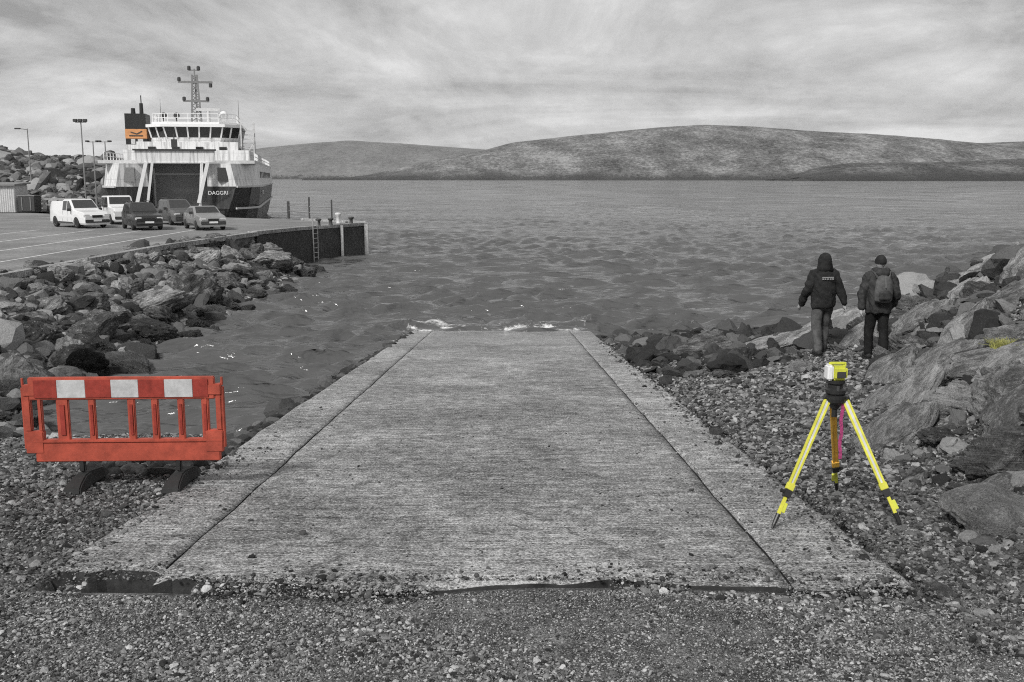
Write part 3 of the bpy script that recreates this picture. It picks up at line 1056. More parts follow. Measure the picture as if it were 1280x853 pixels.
rf = nt.nodes.new('ShaderNodeMix')
nt.links.new(fr.outputs[0], rf.inputs[0])
nt.links.new(gr_.outputs[0], rf.inputs[2])
rf.inputs[3].default_value = .9
nt.links.new(rf.outputs[0], b.inputs['Roughness'])
b.inputs['IOR'].default_value = 1.33
sea = np_mesh('sea', V, grid_faces(len(wx), len(wy)), m, attrs={'foam': foam.ravel()})
tag(sea, kind='structure')

# ------------------------------------------------------------------ hills across the sound
def hill(name, sky, D, deep, mat, seed):
    """sky: skyline (u, v); the land rises from its shore at D to a ridge 'deep' metres behind"""
    us = np.linspace(sky[0][0], sky[-1][0], 420)
    vs = np.interp(us, [p[0] for p in sky], [p[1] for p in sky])
    k = np.ones(9) / 9
    vs = np.convolve(np.pad(vs, 4, 'edge'), k, 'valid')
    ny = 70
    V = np.zeros((ny, len(us), 3))
    for j in range(ny):
        t = j / (ny - 1) * 1.35
        for_y = D + deep * t
        ry = D + deep
        kz = np.array([ray(u, v)[1] for u, v in zip(us, vs)])
        kx = np.array([ray(u, 222)[0] for u in us])
        zr = CAM_Z + kz * ry
        prof = (math.sin(min(t, 1) * math.pi / 2) ** .8 if t <= 1 else 1 - (t - 1) ** 2 * 2.2)
        X_ = kx * ry * (1 + 0 * t)
        Y_ = np.full_like(X_, for_y) + 120 * fbm(X_ / 260, X_ * 0 + j * .0, 4, seed)
        rough = fbm(X_ / 150, Y_ / 150, 6, seed + 5) * 14 * min(1, t * 3) * (1 - .8 * (abs(t - 1) < .12))
        zz = np.maximum(zr, 2) * prof + rough
        if j == 0:
            zz = zz * 0 - 3
        elif j == 1:
            zz = np.maximum(zz * .4, 3 + 4 * fbm(X_ / 40, Y_ / 40, 4, seed + 2))
        V[j, :, 0], V[j, :, 1], V[j, :, 2] = X_, Y_, zz
    o = np_mesh(name, V.reshape(-1, 3), grid_faces(len(us), ny), mat)
    tag(o, kind='structure')
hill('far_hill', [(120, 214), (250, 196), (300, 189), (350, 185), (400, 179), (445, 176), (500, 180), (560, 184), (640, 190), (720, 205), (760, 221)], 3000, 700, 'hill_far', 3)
hill('heather_hill', [(440, 226), (470, 221), (520, 210), (565, 198), (610, 187), (640, 179), (700, 172), (760, 166), (820, 160), (870, 157), (930, 159), (1000, 165),
      (1060, 169), (1120, 174), (1200, 180), (1300, 176), (1420, 184), (1600, 205)], 1900, 600, 'hill', 8)
hill('dark_headland', [(960, 226), (985, 221), (1020, 209), (1060, 204), (1120, 203), (1180, 206), (1240, 200), (1300, 197), (1420, 190), (1600, 200)], 1500, 260, 'hill_dark', 15)

# ------------------------------------------------------------------ quay
Qn = [(-17.0, 8), (-16.9, 20), (-16.3, 46), (-14.75, 57.5), (-13.25, 62.5), (-10.05, 68.6), (-10.6, 71.0), (-15.7, 76.6), (-23.0, 81.5), (-27.0, 83.6), (-36, 85.6), (-44, 92), (-120, 110), (-120, 8)]
quay = MB().prism(Qn, -3, QZ).build('quay', 'asphalt')
tag(quay, kind='structure')
wall = thing('pier_wall', 'dark wall of the pier head with pale fender posts, rising from the water', 'wall', (-13.25, 62.5, 0))
def rel(p, o=wall):
    return (p[0] - o.location.x, p[1] - o.location.y, p[2] if len(p) > 2 else 0)
wp = Qn[3:8]
mb = MB()
cp = MB()
def off(p, q, d):
    n = Vector((q[1] - p[1], -(q[0] - p[0]))).normalized()
    return n * d
for p, q in zip(wp[:-1], wp[1:]):
    n = off(p, q, .06)
    a, b_ = rel(p), rel(q)
    mb.bar((a[0] + n.x, a[1] + n.y, -.6), (b_[0] + n.x, b_[1] + n.y, -.6), .22, 5.0)
    n2 = off(p, q, -.12)
    cp.bar((a[0] + n2.x, a[1] + n2.y, QZ + .06), (b_[0] + n2.x, b_[1] + n2.y, QZ + .06), .62, .2)
mb.build('wall_face', 'concrete_wall', wall)
cp.build('coping', 'coping', wall)
def along(t, a=wp[1], b_=wp[2], d=.28):
    n = off(a, b_, d)
    return rel((a[0] + (b_[0] - a[0]) * t + n.x, a[1] + (b_[1] - a[1]) * t + n.y))
for t, w in ((.58, .16), (.97, .26)):
    x_, y_, _ = along(t)
    MB().bar((x_, y_, -.6), (x_, y_, QZ + .1), w, .2, (0, 1, 0)).build('fender_post', 'timber', wall)
x_, y_, _ = along(.18)
d_ = (Vector(wp[2]) - Vector(wp[1])).normalized() * .22
mb = MB()
for s in (-1, 1):
    mb.tube((x_ + d_.x * s, y_ + d_.y * s, -.6), (x_ + d_.x * s, y_ + d_.y * s, QZ + .5), .04, n=6)
for k in range(9):
    mb.tube((x_ - d_.x, y_ - d_.y, -.4 + .3 * k), (x_ + d_.x, y_ + d_.y, -.4 + .3 * k), .025, n=6)
mb.build('ladder', 'steel', wall)
for t in (.3, .48, .8):
    x_, y_, _ = along(t, d=-.1)
    MB().lathe([(.16, 0), (.12, .05), (.11, .28), (.19, .34), (.19, .42), (.1, .45)], (x_, y_, QZ + .16)).build('bollard', 'dark', wall, smooth=True)
# guard rail and posts at the far side of the pier head
gr = thing('guard_rail', 'thin steel guard rail on the far edge of the pier head', 'railing', (-15.6, 75.6, QZ))
pts = [at_z(u, v, QZ) for u, v in ((361, 273.5), (387, 276), (415, 277.5))]
g = MB()
for p, h, w in zip(pts, (1.35, 1.75, 1.6), (.17, .11, .1)):
    q = p - gr.location
    MB().bar((q.x, q.y, 0), (q.x, q.y, h), w, w, (0, 1, 0)).build('post', 'dark', gr)
q1, q2 = pts[1] - gr.location, pts[2] - gr.location
q0 = pts[0] - gr.location
for h in (.6, 1.05):
    g.tube((q1.x, q1.y, h), (q2.x, q2.y, h), .035, n=6)
    g.tube((q0.x, q0.y, h), (q1.x, q1.y, h), .03, n=6)
g.build('rail', 'steel', gr)
p = at_z(423, 279.5, QZ)
o = MB().lathe([(.2, 0), (.14, .06), (.13, .5), (.22, .6), (.22, .72), (.1, .76)]).build('mooring_bollard', 'offwhite', smooth=True)
o.location = p
tag(o, 'pale mooring bollard standing on the pier head beside the end of the guard rail', 'bollard')
# kerb line and lane paint
kb = MB()
for p, q in zip(Qn[1:3], Qn[2:4]):
    kb.bar((p[0] + .1, p[1], QZ + .02), (q[0] + .1, q[1], QZ + .02), .35, .22)
o = kb.build('quay_kerb', 'coping')
tag(o, kind='structure')
for x0 in (-19.6, -22.6, -25.8, -29.2):
    mb = MB()
    mb.box((x0, 49, QZ + .004), (.14, 26, .006))
    tag(mb.build('lane_marking', 'paint_line'), kind='structure')

# rocky hillside behind the quay
hx = np.linspace(-125, -36, 180)
hy = np.linspace(98, 150, 90)
HX, HY = np.meshgrid(hx, hy)
top = np.interp(HX / HY, [-.9, -.56, -.512, -.47, -.42, -.36, -.3], [12, 9.6, 8.6, 7.7, 7.3, 7.0, 2.0])
HZ = 1.9 + (top - 1.9) * np.clip((HY - 101) / 22, 0, 1) ** .8 + fbm(HX / 6, HY / 6, 5, 90) * 1.2 * np.clip((HY - 101) / 8, 0, 1)
tag(np_mesh('rocky_hillside', np.stack([HX.ravel(), HY.ravel(), HZ.ravel()], 1), grid_faces(180, 90), 'hill_dark'), kind='structure')
x, y = scatter(7000, -80, -38, 100, 124)
tz = np.interp(x / y, [-.9, -.56, -.512, -.47, -.42, -.36, -.3], [12, 9.6, 8.6, 7.7, 7.3, 7.0, 2.0])
zz = 1.9 + (tz - 1.9) * np.clip((y - 101) / 22, 0, 1) ** .8
stones('hillside_rubble', np.stack([x, y, zz], 1), RNG.lognormal(math.log(.42), .45, len(x)), 'slope_stone', 'broken rock covering the hillside behind the parked cars', tmpl=T2)

# ------------------------------------------------------------------ ferry
FO = at_z(219, 300, 0)
fo = at_y(219, 200, 88)
ferry = thing('ferry', 'white and black car ferry with open bow door at the pier', 'ferry', (fo.x, 88, 0), rad(12))
def plan(beam, bow, chamf, length=61, n0=0):
    b2 = beam
    return [(-bow, 0), (bow, 0), (bow + (b2 - bow) * .65, chamf * .45), (b2, chamf), (b2, length - 6), (bow, length), (-bow, length), (-b2, length - 6), (-b2, chamf), (-bow - (b2 - bow) * .65, chamf * .45)]
mb = MB()
secs = [(-1, 5.6, 3.2, 9, .6), (.8, 6.2, 3.7, 8, .3), (2.45, 6.6, 4.3, 6.5, 0)]
mb.rings([[(x, y + dy_, z) for x, y in plan(bm_, bw, ch)] for z, bm_, bw, ch, dy_ in secs])
mb.build('hull', 'ship_hull', ferry)
# hull sides above the car deck, both sides of the bow door
for s in (-1, 1):
    out_lo, out_hi = plan(6.62, 4.32, 6.5), plan(6.85, 5.0, 5.0)
    idx = [1, 2, 3, 4, 5] 
    def sidepoly(pl, inn):
        o_ = [pl[i] for i in idx]
        i_ = [(inn, 59.5), (inn, 1.0)]
        return [(s * x, y) for x, y in o_ + i_]
    mb = MB().rings([[(x, y, 2.47) for x, y in sidepoly(out_lo, 2.45)], [(x, y, 4.4) for x, y in sidepoly(out_hi, 2.45)]])
    o = mb.build('hull_side', 'ship_hull', ferry)
    mb = MB().rings([[(x, y, 4.41) for x, y in sidepoly(plan(6.85, 5.0, 5.0), 2.5)], [(x, y, 6.4) for x, y in sidepoly(plan(6.7, 4.6, 6.0), 2.5)]])
    up = mb.build('upper_side', 'ship_white', ferry)
    # rubbing strakes
    pl = plan(6.93, 5.08, 5.0)
    st = MB()
    for z, k in ((4.4, 1.0), (2.5, .975)):
        for i in (0, 1, 2, 3):
            p, q = pl[1:6][i], pl[1:6][i + 1] if i < 4 else None
            st.bar((s * p[0] * k, p[1], z), (s * q[0] * k, q[1], z), .14, .16)
    st.build('rubbing_strake', 'offwhite', ferry)
    # windows and freeing ports of the upper side
    for k in range(9):
        y_ = 10 + k * 4.2
        MB().box((s * 6.79, y_, 5.45), (.1, 1.1, .6)).build('window', 'glass', ferry)
    # front windows, ladder and locker
    MB().box((s * 3.9, .35, 5.45), (.9, .3, 1.2)).build('bulwark_door', 'dark' if s > 0 else 'mid', ferry)
    # leaning gantry arms of the ramp
    g = MB()
    g.bar((s * 2.55 + .15, -.15, 6.5), (s * 2.55 - .75, -.25, 3.0), .28, .3)
    g.bar((s * 2.05 + .15, -.05, 6.5), (s * 2.2 - .3, -.2, 2.6), .16, .2)
    g.build('ramp_arm', 'white', ferry)
    # railings
    rl = MB()
    ys_ = list(np.arange(4, 56, 1.6))
    for y_ in ys_:
        rl.bar((s * 6.5, y_, 6.4), (s * 6.5, y_, 7.45), .06, .06, (0, 1, 0))
    for z in (6.75, 7.1, 7.45):
        rl.bar((s * 6.5, 4, z), (s * 6.5, 56, z), .05, .05)
    rl.build('railing', 'white', ferry)
    # liferaft canisters and boat
    for y_ in (27, 30.5, 34):
        MB().tube((s * 5.7, y_, 7.0), (s * 5.7, y_ + 1.4, 7.0), .42, n=14).build('liferaft', 'white', ferry)
MB().box((0, 30.5, 6.55), (13.2, 58, .28)).build('upper_deck', 'offwhite', ferry)
MB().box((0, 30, 2.50), (5.2, 58, .08)).build('car_deck', 'dark', ferry)
MB().box((0, 3.2, 4.45), (4.86, .2, 3.9)).build('inner_door', 'mid', ferry)
MB().box((-2.2, 3.05, 4.3), (.16, .06, 3.4)).box((0, 3.07, 5.5), (4.4, .05, .1)).build('door_frame', 'offwhite', ferry)
MB().box((0, .3, 7.0), (6.6, .7, 1.0)).box((0, .3, 6.48), (5.3, .8, .12)).build('bow_visor', 'ship_white', ferry)
MB().box((0, -.1, 7.55), (6.9, .2, .14)).build('visor_lip', 'dark', ferry)
fl = MB().tube((0, -.1, 7.6), (0, -.1, 8.9), .05).box((0, -.12, 8.1), (.5, .1, .7))
fl.build('jackstaff', 'dark', ferry)
rp = MB().rings([[(-2.3, .2, 2.35), (2.3, .2, 2.35), (2.3, .2, 2.55), (-2.3, .2, 2.55)], [(-2.3, -5.6, 2.02), (2.3, -5.6, 2.02), (2.3, -5.6, 2.12), (-2.3, -5.6, 2.12)]])
rp.build('ramp', 'mid', ferry)
# deckhouse tiers and bridge
MB().box((0, 18.5, 7.6), (9.4, 15, 2.0)).box((0, 22, 7.2), (11.6, 24, 1.2)).build('deckhouse', 'ship_white', ferry)
for x_ in (-3.3, -1.1, 1.1, 3.3):
    MB().box((x_, 10.96, 7.85), (.7, .12, .55)).build('window', 'glass', ferry)
for y_ in (13, 15.5, 18, 20.5, 23):
    MB().box((4.71, y_, 7.85), (.12, .7, .55)).build('window', 'glass', ferry)
def bplan(w, f, y0=12.0, y1=21):
    w *= .90
    return [(x_ + .55, y_) for x_, y_ in ((-w + 1.6, y0 - f), (w - 1.6, y0 - f), (w, y0 + 1.5 - f * .6), (w, y1), (-w, y1), (-w, y0 + 1.5 - f * .6))]
MB().rings([[(x, y, 8.6) for x, y in bplan(4.5, .1)], [(x, y, 9.05) for x, y in bplan(4.62, .2)]]).build('bridge_base', 'ship_white', ferry)
wl, wh = bplan(4.56, .16), bplan(4.82, .50)
MB().rings([[(x, y, 9.05) for x, y in wl], [(x, y, 10.05) for x, y in wh]]).build('bridge_window_band', 'glass', ferry)
mu = MB()
wl2, wh2 = bplan(4.60, .2), bplan(4.86, .54)
for i in range(6):
    p0, p1, q0, q1 = Vector(wl2[i]), Vector(wl2[(i + 1) % 6]), Vector(wh2[i]), Vector(wh2[(i + 1) % 6])
    nn = {0: 5, 1: 2, 2: 4, 3: 5, 4: 4, 5: 2}[i]
    for k in range(nn):
        a_, b_ = p0.lerp(p1, k / nn), q0.lerp(q1, k / nn)
        MB().bar((a_.x, a_.y, 9.05), (b_.x, b_.y, 10.05), .14, .14, (0, 1, 0)).build('mullion', 'white', ferry)
MB().prism(bplan(5.1, .85, y1=21.4), 10.05, 10.32).prism(bplan(4.5, .3, y1=20.8), 10.32, 10.55).build('bridge_roof', 'white', ferry)
rl = MB()
for i, (p, q) in enumerate(zip(bplan(4.4, .2), bplan(4.4, .2)[1:] + bplan(4.4, .2)[:1])):
    p, q = Vector(p), Vector(q)
    for k in range(5):
        a_ = p.lerp(q, k / 5)
        rl.bar((a_.x, a_.y, 10.55), (a_.x, a_.y, 11.35), .06, .06, (0, 1, 0))
    for z in (10.95, 11.35):
        rl.bar((p.x, p.y, z), (q.x, q.y, z), .05, .05)
rl.build('roof_railing', 'white', ferry)
# mast
mt = MB()
MX = .6
for x_, y_ in ((-.4, 15), (.4, 15), (0, 15.8)):
    mt.bar((x_ * 1.2, y_, 10.5), (x_ * .55, y_ * .9 + 1.5, 15.3), .17, .17, (0, 1, 0))
for k in range(9):
    z = 10.8 + k * .5
    mt.bar((-.45 + .02 * k, 15, z), (.45 - .02 * k, 15, z + .5), .10, .10, (0, 1, 0))
    mt.bar((.45 - .02 * k, 15, z), (-.45 + .02 * k, 15, z + .5), .10, .10, (0, 1, 0))
mt.bar((-1.6, 15, 14.6), (1.7, 15, 14.6), .2, .2).bar((-1.2, 15, 12.75), (1.3, 15, 12.75), .2, .2)
mt.bar((0, 15, 14.6), (0, 15, 15.9), .12, .12, (0, 1, 0)).bar((-.55, 15, 15.75), (.5, 15, 15.75), .1, .1)
mast = mt.build('mast', 'mid', ferry)
for x_, z in ((-1.5, 14.85), (1.5, 14.3), (-1.1, 12.95), (1.15, 12.95), (-.5, 15.95), (.4, 15.95)):
    MB().lathe([(.12, -.2), (.17, -.15), (.17, .15), (.08, .22)], (x_, 15, z), n=10).build('mast_lamp', 'dark', mast)
MB().box((1.2, 14.6, 11.9), (2.3, .3, .28)).tube((1.2, 14.6, 10.6), (1.2, 14.6, 11.8), .18).build('radar_scanner', 'offwhite', ferry)
MB().ell((2.6, 15.5, 11.3), (.45, .45, .55)).tube((2.6, 15.5, 10.5), (2.6, 15.5, 10.9), .15).build('radar_dome', 'white', ferry, smooth=True)
for x_ in (-2.9, -1.7):
    MB().tube((x_, 13, 10.55), (x_, 13, 11.0), .07).lathe([(.22, -.2), (.3, .2)], (x_, 12.9, 11.2), 'y').build('searchlight', 'dark', ferry)
for x_ in (-3.9, 3.9):
    MB().tube((x_, 19, 10.5), (x_, 19, 13.2), .035, .012, 6).build('aerial', 'dark', ferry)
for o_ in ferry.children:
    if o_.name.split('.')[0] in ('mast', 'radar_scanner', 'radar_dome', 'searchlight', 'aerial'):
        o_.location.x += .6
# funnels
fx = -5.35
MB().prism([(fx - 1.05, 15.5), (fx + 1.05, 15.5), (fx + 1.05, 19), (fx - 1.05, 19)], 6.6, 8.45).build('funnel_casing', 'ship_white', ferry)
fn = MB().prism([(fx - 1.0, 15.6), (fx + 1.0, 15.6), (fx + 1.0, 18.9), (fx - 1.0, 18.9)], 8.45, 11.5).build('funnel', 'black', ferry)
MB().prism([(fx - 1.02, 15.58), (fx + 1.02, 15.58), (fx + 1.02, 18.92), (fx - 1.02, 18.92)], 9.05, 9.98).build('funnel_band', 'orange', fn)
em = MB().box((fx, 15.55, 9.33), (1.3, .03, .10)).bar((fx - .5, 15.55, 9.68), (fx + .1, 15.55, 9.5), .1, .03, (0, 1, 0)).bar((fx + .1, 15.55, 9.5), (fx + .6, 15.55, 9.78), .1, .03, (0, 1, 0))
em.build('funnel_emblem', 'dark', fn)
MB().box((fx - .3, 15.56, 8.75), (.4, .05, .5)).box((fx + .4, 15.56, 8.75), (.5, .05, .5)).build('louvre', 'offwhite', fn)
MB().tube((fx + .45, 17, 11.5), (fx + .45, 17, 12.6), .2, .17).tube((fx - .35, 17, 11.5), (fx - .35, 17, 12.1), .24, .2).tube((fx + .6, 16, 11.5), (fx + .6, 16, 13.3), .05).build('exhaust_pipe', 'black', fn)
# stair tower and kit on the starboard side
st = MB()
for x_, y_ in ((5.0, 12), (6.2, 12), (5.0, 14.5), (6.2, 14.5)):
    st.bar((x_, y_, 6.6), (x_, y_, 10.6), .12, .12, (0, 1, 0))
for k in range(8):
    st.box((5.6, 12 + .3 * k, 6.9 + .42 * k), (1.0, .28, .06))
st.bar((5.0, 11.95, 6.6), (6.2, 11.95, 8.6), .08, .08).bar((6.2, 11.95, 8.6), (5.0, 11.95, 10.6), .08, .08)
st.build('stair_tower', 'offwhite', ferry)
MB().box((-5.0, 6.0, 5.4), (.1, .1, 2)).bar((-6.0, 2.2, 4.5), (-4.6, 1.0, 3.0), .1, .1).bar((-4.9, 1.0, 4.4), (-6.2, 2.2, 2.8), .1, .1).build('shore_brace', 'offwhite', ferry)
def letters(text, size, loc, rot, mat, parent, name='name_lettering'):
    c = bpy.data.curves.new(name, 'FONT')
    c.body, c.size, c.extrude, c.align_x, c.align_y = text, size, .015, 'CENTER', 'CENTER'
    t = bpy.data.objects.new(name, c)
    COL.objects.link(t)
    dg = bpy.context.evaluated_depsgraph_get()
    me = bpy.data.meshes.new_from_object(t.evaluated_get(dg))
    bpy.data.objects.remove(t)
    me.materials.clear()
    me.materials.append(M[mat])
    o = bpy.data.objects.new(name, me)
    COL.objects.link(o)
    o.parent, o.location, o.rotation_euler = parent, loc, rot
    return o
letters('DAGGRI', .46, (3.45, -.03, 3.85), (rad(90), 0, 0), 'white', ferry)
letters('DAGGRI', .62, (6.93, 11.5, 3.75), (rad(90), 0, rad(90)), 'white', ferry)
# hull is greyer where it turns to the side
for s in (1,):
    a0, a1 = plan(6.66, 4.36, 6.5), plan(6.89, 5.04, 5.0)
    MB().rings([[(a0[2][0], a0[2][1], 2.6), (a0[3][0], a0[3][1], 2.6), (a1[3][0], a1[3][1], 4.3), (a1[2][0], a1[2][1], 4.3)],
                [(a0[2][0] - .06, a0[2][1], 2.6), (a0[3][0] - .06, a0[3][1], 2.6), (a1[3][0] - .06, a1[3][1], 4.3), (a1[2][0] - .06, a1[2][1], 4.3)]]).build('bow_plate', 'hullgrey', ferry)

# ------------------------------------------------------------------ vehicles
def make_car(name, label, cat, loc, heading, L, W, H, prof, belt, cab, wb, wr, paint, grp, side=None, roofbars=False, cabin_in=.30):
    """local x forward; prof: (x, z) of the roof line, cab: (windscreen foot, windscreen top, rear top, rear foot)"""
    t = thing(name, label, cat, loc, heading, grp)
    px, pz = zip(*sorted(prof))
    ztop = lambda x: float(np.interp(x, px, pz))
    xw = (-wb / 2, wb / 2)
    def low(x):
        z = .24
        for c in xw:
            d = wr + .07
            if abs(x - c) < d:
                z = max(z, math.sqrt(d * d - (x - c) ** 2) + .02 + wr * .9 - wr * .9 + wr * .35)
        return min(z, belt - .2)
    def hw(x):
        return W / 2 * (1 - .14 * (abs(x) / (L / 2)) ** 6)
    def sec(x):
        w, zt, zb = hw(x), ztop(x), low(x)
        bz = min(belt, zt - .04)
        if zt > belt + .06:
            k = min(1, (zt - belt) / .5)
            up = [(w * .965 - (zt - belt - .07) * cabin_in, zt - .07), (w * .965 - (zt - belt) * cabin_in - .09, zt)]
        else:
            up = [(w * .93, zt - .015), (w * .86, zt)]
        return [(w * .93, zb), (w, zb + .1), (w * 1.0, (zb + bz) / 2 + .06), (w * .968, bz)] + up
    xs_ = np.linspace(-L / 2, L / 2, 70)
    rings = []
    for x in xs_:
        s = sec(x)
        rings.append([(x, y, z) for y, z in s] + [(x, -y, z) for y, z in reversed(s)])
    MB().rings(rings).build('body', paint, t, smooth=False, bevel=0)
    # glass follows the body a few millimetres proud
    def side_y(x, z):
        s = sec(x)
        (y0, z0), (y1, z1) = s[3], s[4]
        f = (z - z0) / max(.01, z1 - z0)
        return y0 + (y1 - y0) * f + .008
    spans = side or [(cab[3] + .12, (cab[0] + cab[2]) / 2 - .05), ((cab[0] + cab[2]) / 2 + .05, cab[0] - .1)]
    for s in (-1, 1):
        for a, b_ in spans:
            m_ = MB()
            xx = np.linspace(a, b_, 10)
            vs_, fs_ = [], []
            for x in xx:
                zt = max(belt + .06, ztop(x) - .11)
                vs_ += [(x, s * side_y(x, belt + .04), belt + .04), (x, s * side_y(x, zt), zt)]
            fs_ = [(2 * i, 2 * i + 2, 2 * i + 3, 2 * i + 1) for i in range(9)]
            m_.add(vs_, fs_)
            m_.build('side_window', 'glass_pale', t)
        for xwl in xw:
            ty = MB().lathe([(wr * .62, -.1), (wr * .93, -.1), (wr, -.06), (wr, .06), (wr * .93, .1), (wr * .62, .1)], (0, 0, 0), 'y', 24)
            wh = ty.build('wheel', 'rubber', t, smooth=True, loc=(xwl, s * (W / 2 - .1), wr))
            MB().lathe([(wr * .05, .075 * s), (wr * .3, .07 * s), (wr * .5, .085 * s), (wr * .64, .105 * s), (wr * .64, -.05 * s)], (0, 0, 0), 'y', 16).build('rim', 'steel', wh)
        MB().box((cab[0] - .25, s * (W / 2 + .1), belt + .1), (.12, .2, .17)).build('mirror', 'dark', t)
        # headlight, tail light
        MB().box((L / 2 - .11, s * W * .345, belt - .26), (.2, .38, .17)).build('headlight', 'lamp', t, bevel=.03)
        MB().box((-L / 2 + .05, s * W * .40, belt - .2), (.12, .14, .3)).build('tail_light', 'dark', t)
    def pane(x0, x1, n=7):
        m_ = MB()
        vs_ = []
        nx_, nz_ = (.008, .012)
        for x in np.linspace(x0, x1, n):
            s = sec(x)
            y = s[5][0] - .02
            vs_ += [(x + (nx_ if x0 < x1 else -nx_) * (1 if x > 0 else -1), -y, ztop(x) + nz_), (x + nx_ * (1 if x > 0 else -1), y, ztop(x) + nz_)]
        return m_.add(vs_, [(2 * i, 2 * i + 1, 2 * i + 3, 2 * i + 2) for i in range(n - 1)])
    pane(cab[1] + .06, cab[0] - .06).build('windscreen', 'glass_pale', t)
    if cab[2] - cab[3] > .1:
        pane(cab[3] + .05, cab[2] - .05).build('rear_window', 'glass_pale', t)
    for s in (-1, 1):
        d_ = MB()
        for x in sorted({cab[0] - .12, (cab[0] + cab[2]) / 2, max(cab[3] + .15, -wb / 2 + wr + .1)}):
            d_.bar((x, s * (hw(x) + .001), .42), (x, s * (hw(x) * .968 + .006), belt), .018, .012, (0, 1, 0))
        d_.build('door_gap', 'black', t)
        MB().bar((-wb / 2 + wr + .1, s * (W / 2 - .01), .34), (wb / 2 - wr - .1, s * (W / 2 - .01), .34), .03, .1).build('sill', 'dark', t)
    MB().box((L / 2 - .05, 0, belt - .3), (.13, W * .36, .16)).build('grille', 'black', t)
    MB().box((L / 2 - .08, 0, .46), (.22, W * .86, .2)).build('bumper', 'dark', t, bevel=.03)
    MB().box((-L / 2 + .06, 0, .48), (.2, W * .86, .2)).build('bumper', 'dark', t, bevel=.03)
    MB().box((L / 2 + .035, 0, .5), (.02, .52, .11)).build('number_plate', 'white', t)
    if roofbars:
        r_ = MB()
        for s in (-1, 1):
            r_.bar((cab[2] + .1, s * W * .3, H + .07), (cab[1] - .2, s * W * .3, H + .07), .05, .05)
            for x in (cab[2] + .2, cab[1] - .3):
                r_.bar((x, s * W * .3, H - .02), (x, s * W * .3, H + .06), .05, .05, (0, 1, 0))
        r_.build('roof_bar', 'dark', t)
    return t
M['car_white'] = plain('car_white', .72, .22, var=.06)
M['car_dark'] = plain('car_dark', .03, .18, var=.15)
M['car_grey'] = plain('car_grey', .10, .2, var=.12)
M['car_silver'] = plain('car_silver', .33, .25, .4, var=.1)
CG = 'cars waiting for the ferry'
def face(u, v, turn):
    p = at_z(u, v, QZ + .005)
    return (p.x, p.y, QZ + .005), math.atan2(-p.y, -p.x) + rad(turn)
l, h = face(100, 284, 24)
make_car('pickup', 'white pickup with a closed canopy, parked between storage box and dark hatchback', 'pickup', l, h, 5.2, 1.85, 1.82,
         [(-2.6, 1.55), (-2.5, 1.66), (-.6, 1.68), (-.5, 1.80), (.4, 1.82), (1.15, 1.16), (2.35, 1.02), (2.6, .8)], 1.06, (1.1, .42, -.45, -.55), 3.1, .37, 'car_white', CG,
         side=[(-.42, .12), (.2, .86)], cabin_in=.18)
l, h = face(150, 279.5, 12)
make_car('four_wheel_drive', 'pale boxy four wheel drive half hidden behind the dark hatchback', 'car', l, h, 4.4, 1.8, 1.95,
         [(-2.2, 1.0), (-2.15, 1.90), (.25, 1.95), (.62, 1.25), (2.05, 1.12), (2.2, .9)], 1.12, (.62, .25, -2.0, -2.05), 2.6, .38, 'car_white', CG, cabin_in=.10)
l, h = face(178, 286.5, 12)
make_car('hatchback', 'dark tall hatchback facing the camera, between the pickup and the saloon', 'car', l, h, 4.2, 1.78, 1.66,
         [(-2.1, .95), (-1.95, 1.5), (-1.5, 1.64), (.15, 1.66), (1.05, 1.06), (1.95, .9), (2.1, .72)], .98, (1.0, .2, -1.5, -1.95), 2.55, .33, 'car_dark', CG, roofbars=True)
l, h = face(222, 280.5, 16)
make_car('estate_car', 'grey estate car behind the gap between dark hatchback and silver saloon', 'car', l, h, 4.6, 1.8, 1.72,
         [(-2.3, .98), (-2.15, 1.55), (-1.8, 1.70), (.1, 1.72), (1.05, 1.1), (2.15, .95), (2.3, .74)], 1.02, (1.0, .15, -1.8, -2.15), 2.65, .34, 'car_grey', CG, roofbars=True)
l, h = face(256, 286.5, 14)
make_car('saloon_car', 'low silver saloon, closest of the waiting cars to the pier wall', 'car', l, h, 4.4, 1.76, 1.45,
         [(-2.2, .9), (-2.0, 1.02), (-1.5, 1.05), (-.8, 1.42), (.2, 1.45), (1.0, 1.0), (2.05, .84), (2.2, .66)], .94, (.98, .25, -.85, -1.45), 2.6, .32, 'car_silver', CG)

# ------------------------------------------------------------------ things at the back of the quay
def at_quay(u, y):
    return at_y(u, 250, y).x
hut = thing('hut', 'pale corrugated hut behind the quay, below the rocky hillside', 'hut', (at_quay(10, 95), 95, QZ))
wl_ = MB()
n = 36
ring = []
W_, D_, Hh = 2.6, 2.6, 2.45
def corr(a, b_, k, nrm):
    r_ = []
    for i in range(k):
        t = i / k
        d = .035 if i % 2 else -.035
        r_.append((a[0] + (b_[0] - a[0]) * t + nrm[0] * d, a[1] + (b_[1] - a[1]) * t + nrm[1] * d))
    return r_
ring = corr((-W_ / 2, -D_ / 2), (W_ / 2, -D_ / 2), 26, (0, -1)) + corr((W_ / 2, -D_ / 2), (W_ / 2, D_ / 2), 26, (1, 0)) + corr((W_ / 2, D_ / 2), (-W_ / 2, D_ / 2), 26, (0, 1)) + corr((-W_ / 2, D_ / 2), (-W_ / 2, -D_ / 2), 26, (-1, 0))
wl_.prism(ring, 0, Hh).build('wall', 'offwhite', hut)
MB().rings([[(-1.5, -1.6, Hh), (1.5, -1.6, Hh), (1.5, 1.6, Hh + .15), (-1.5, 1.6, Hh + .15)], [(-1.5, -1.6, Hh + .14), (1.5, -1.6, Hh + .14), (1.5, 1.6, Hh + .3), (-1.5, 1.6, Hh + .3)]]).build('roof', 'mid', hut)
MB().box((-.7, -1.36, 1.0), (.8, .06, 2.0)).build('door', 'dark', hut)
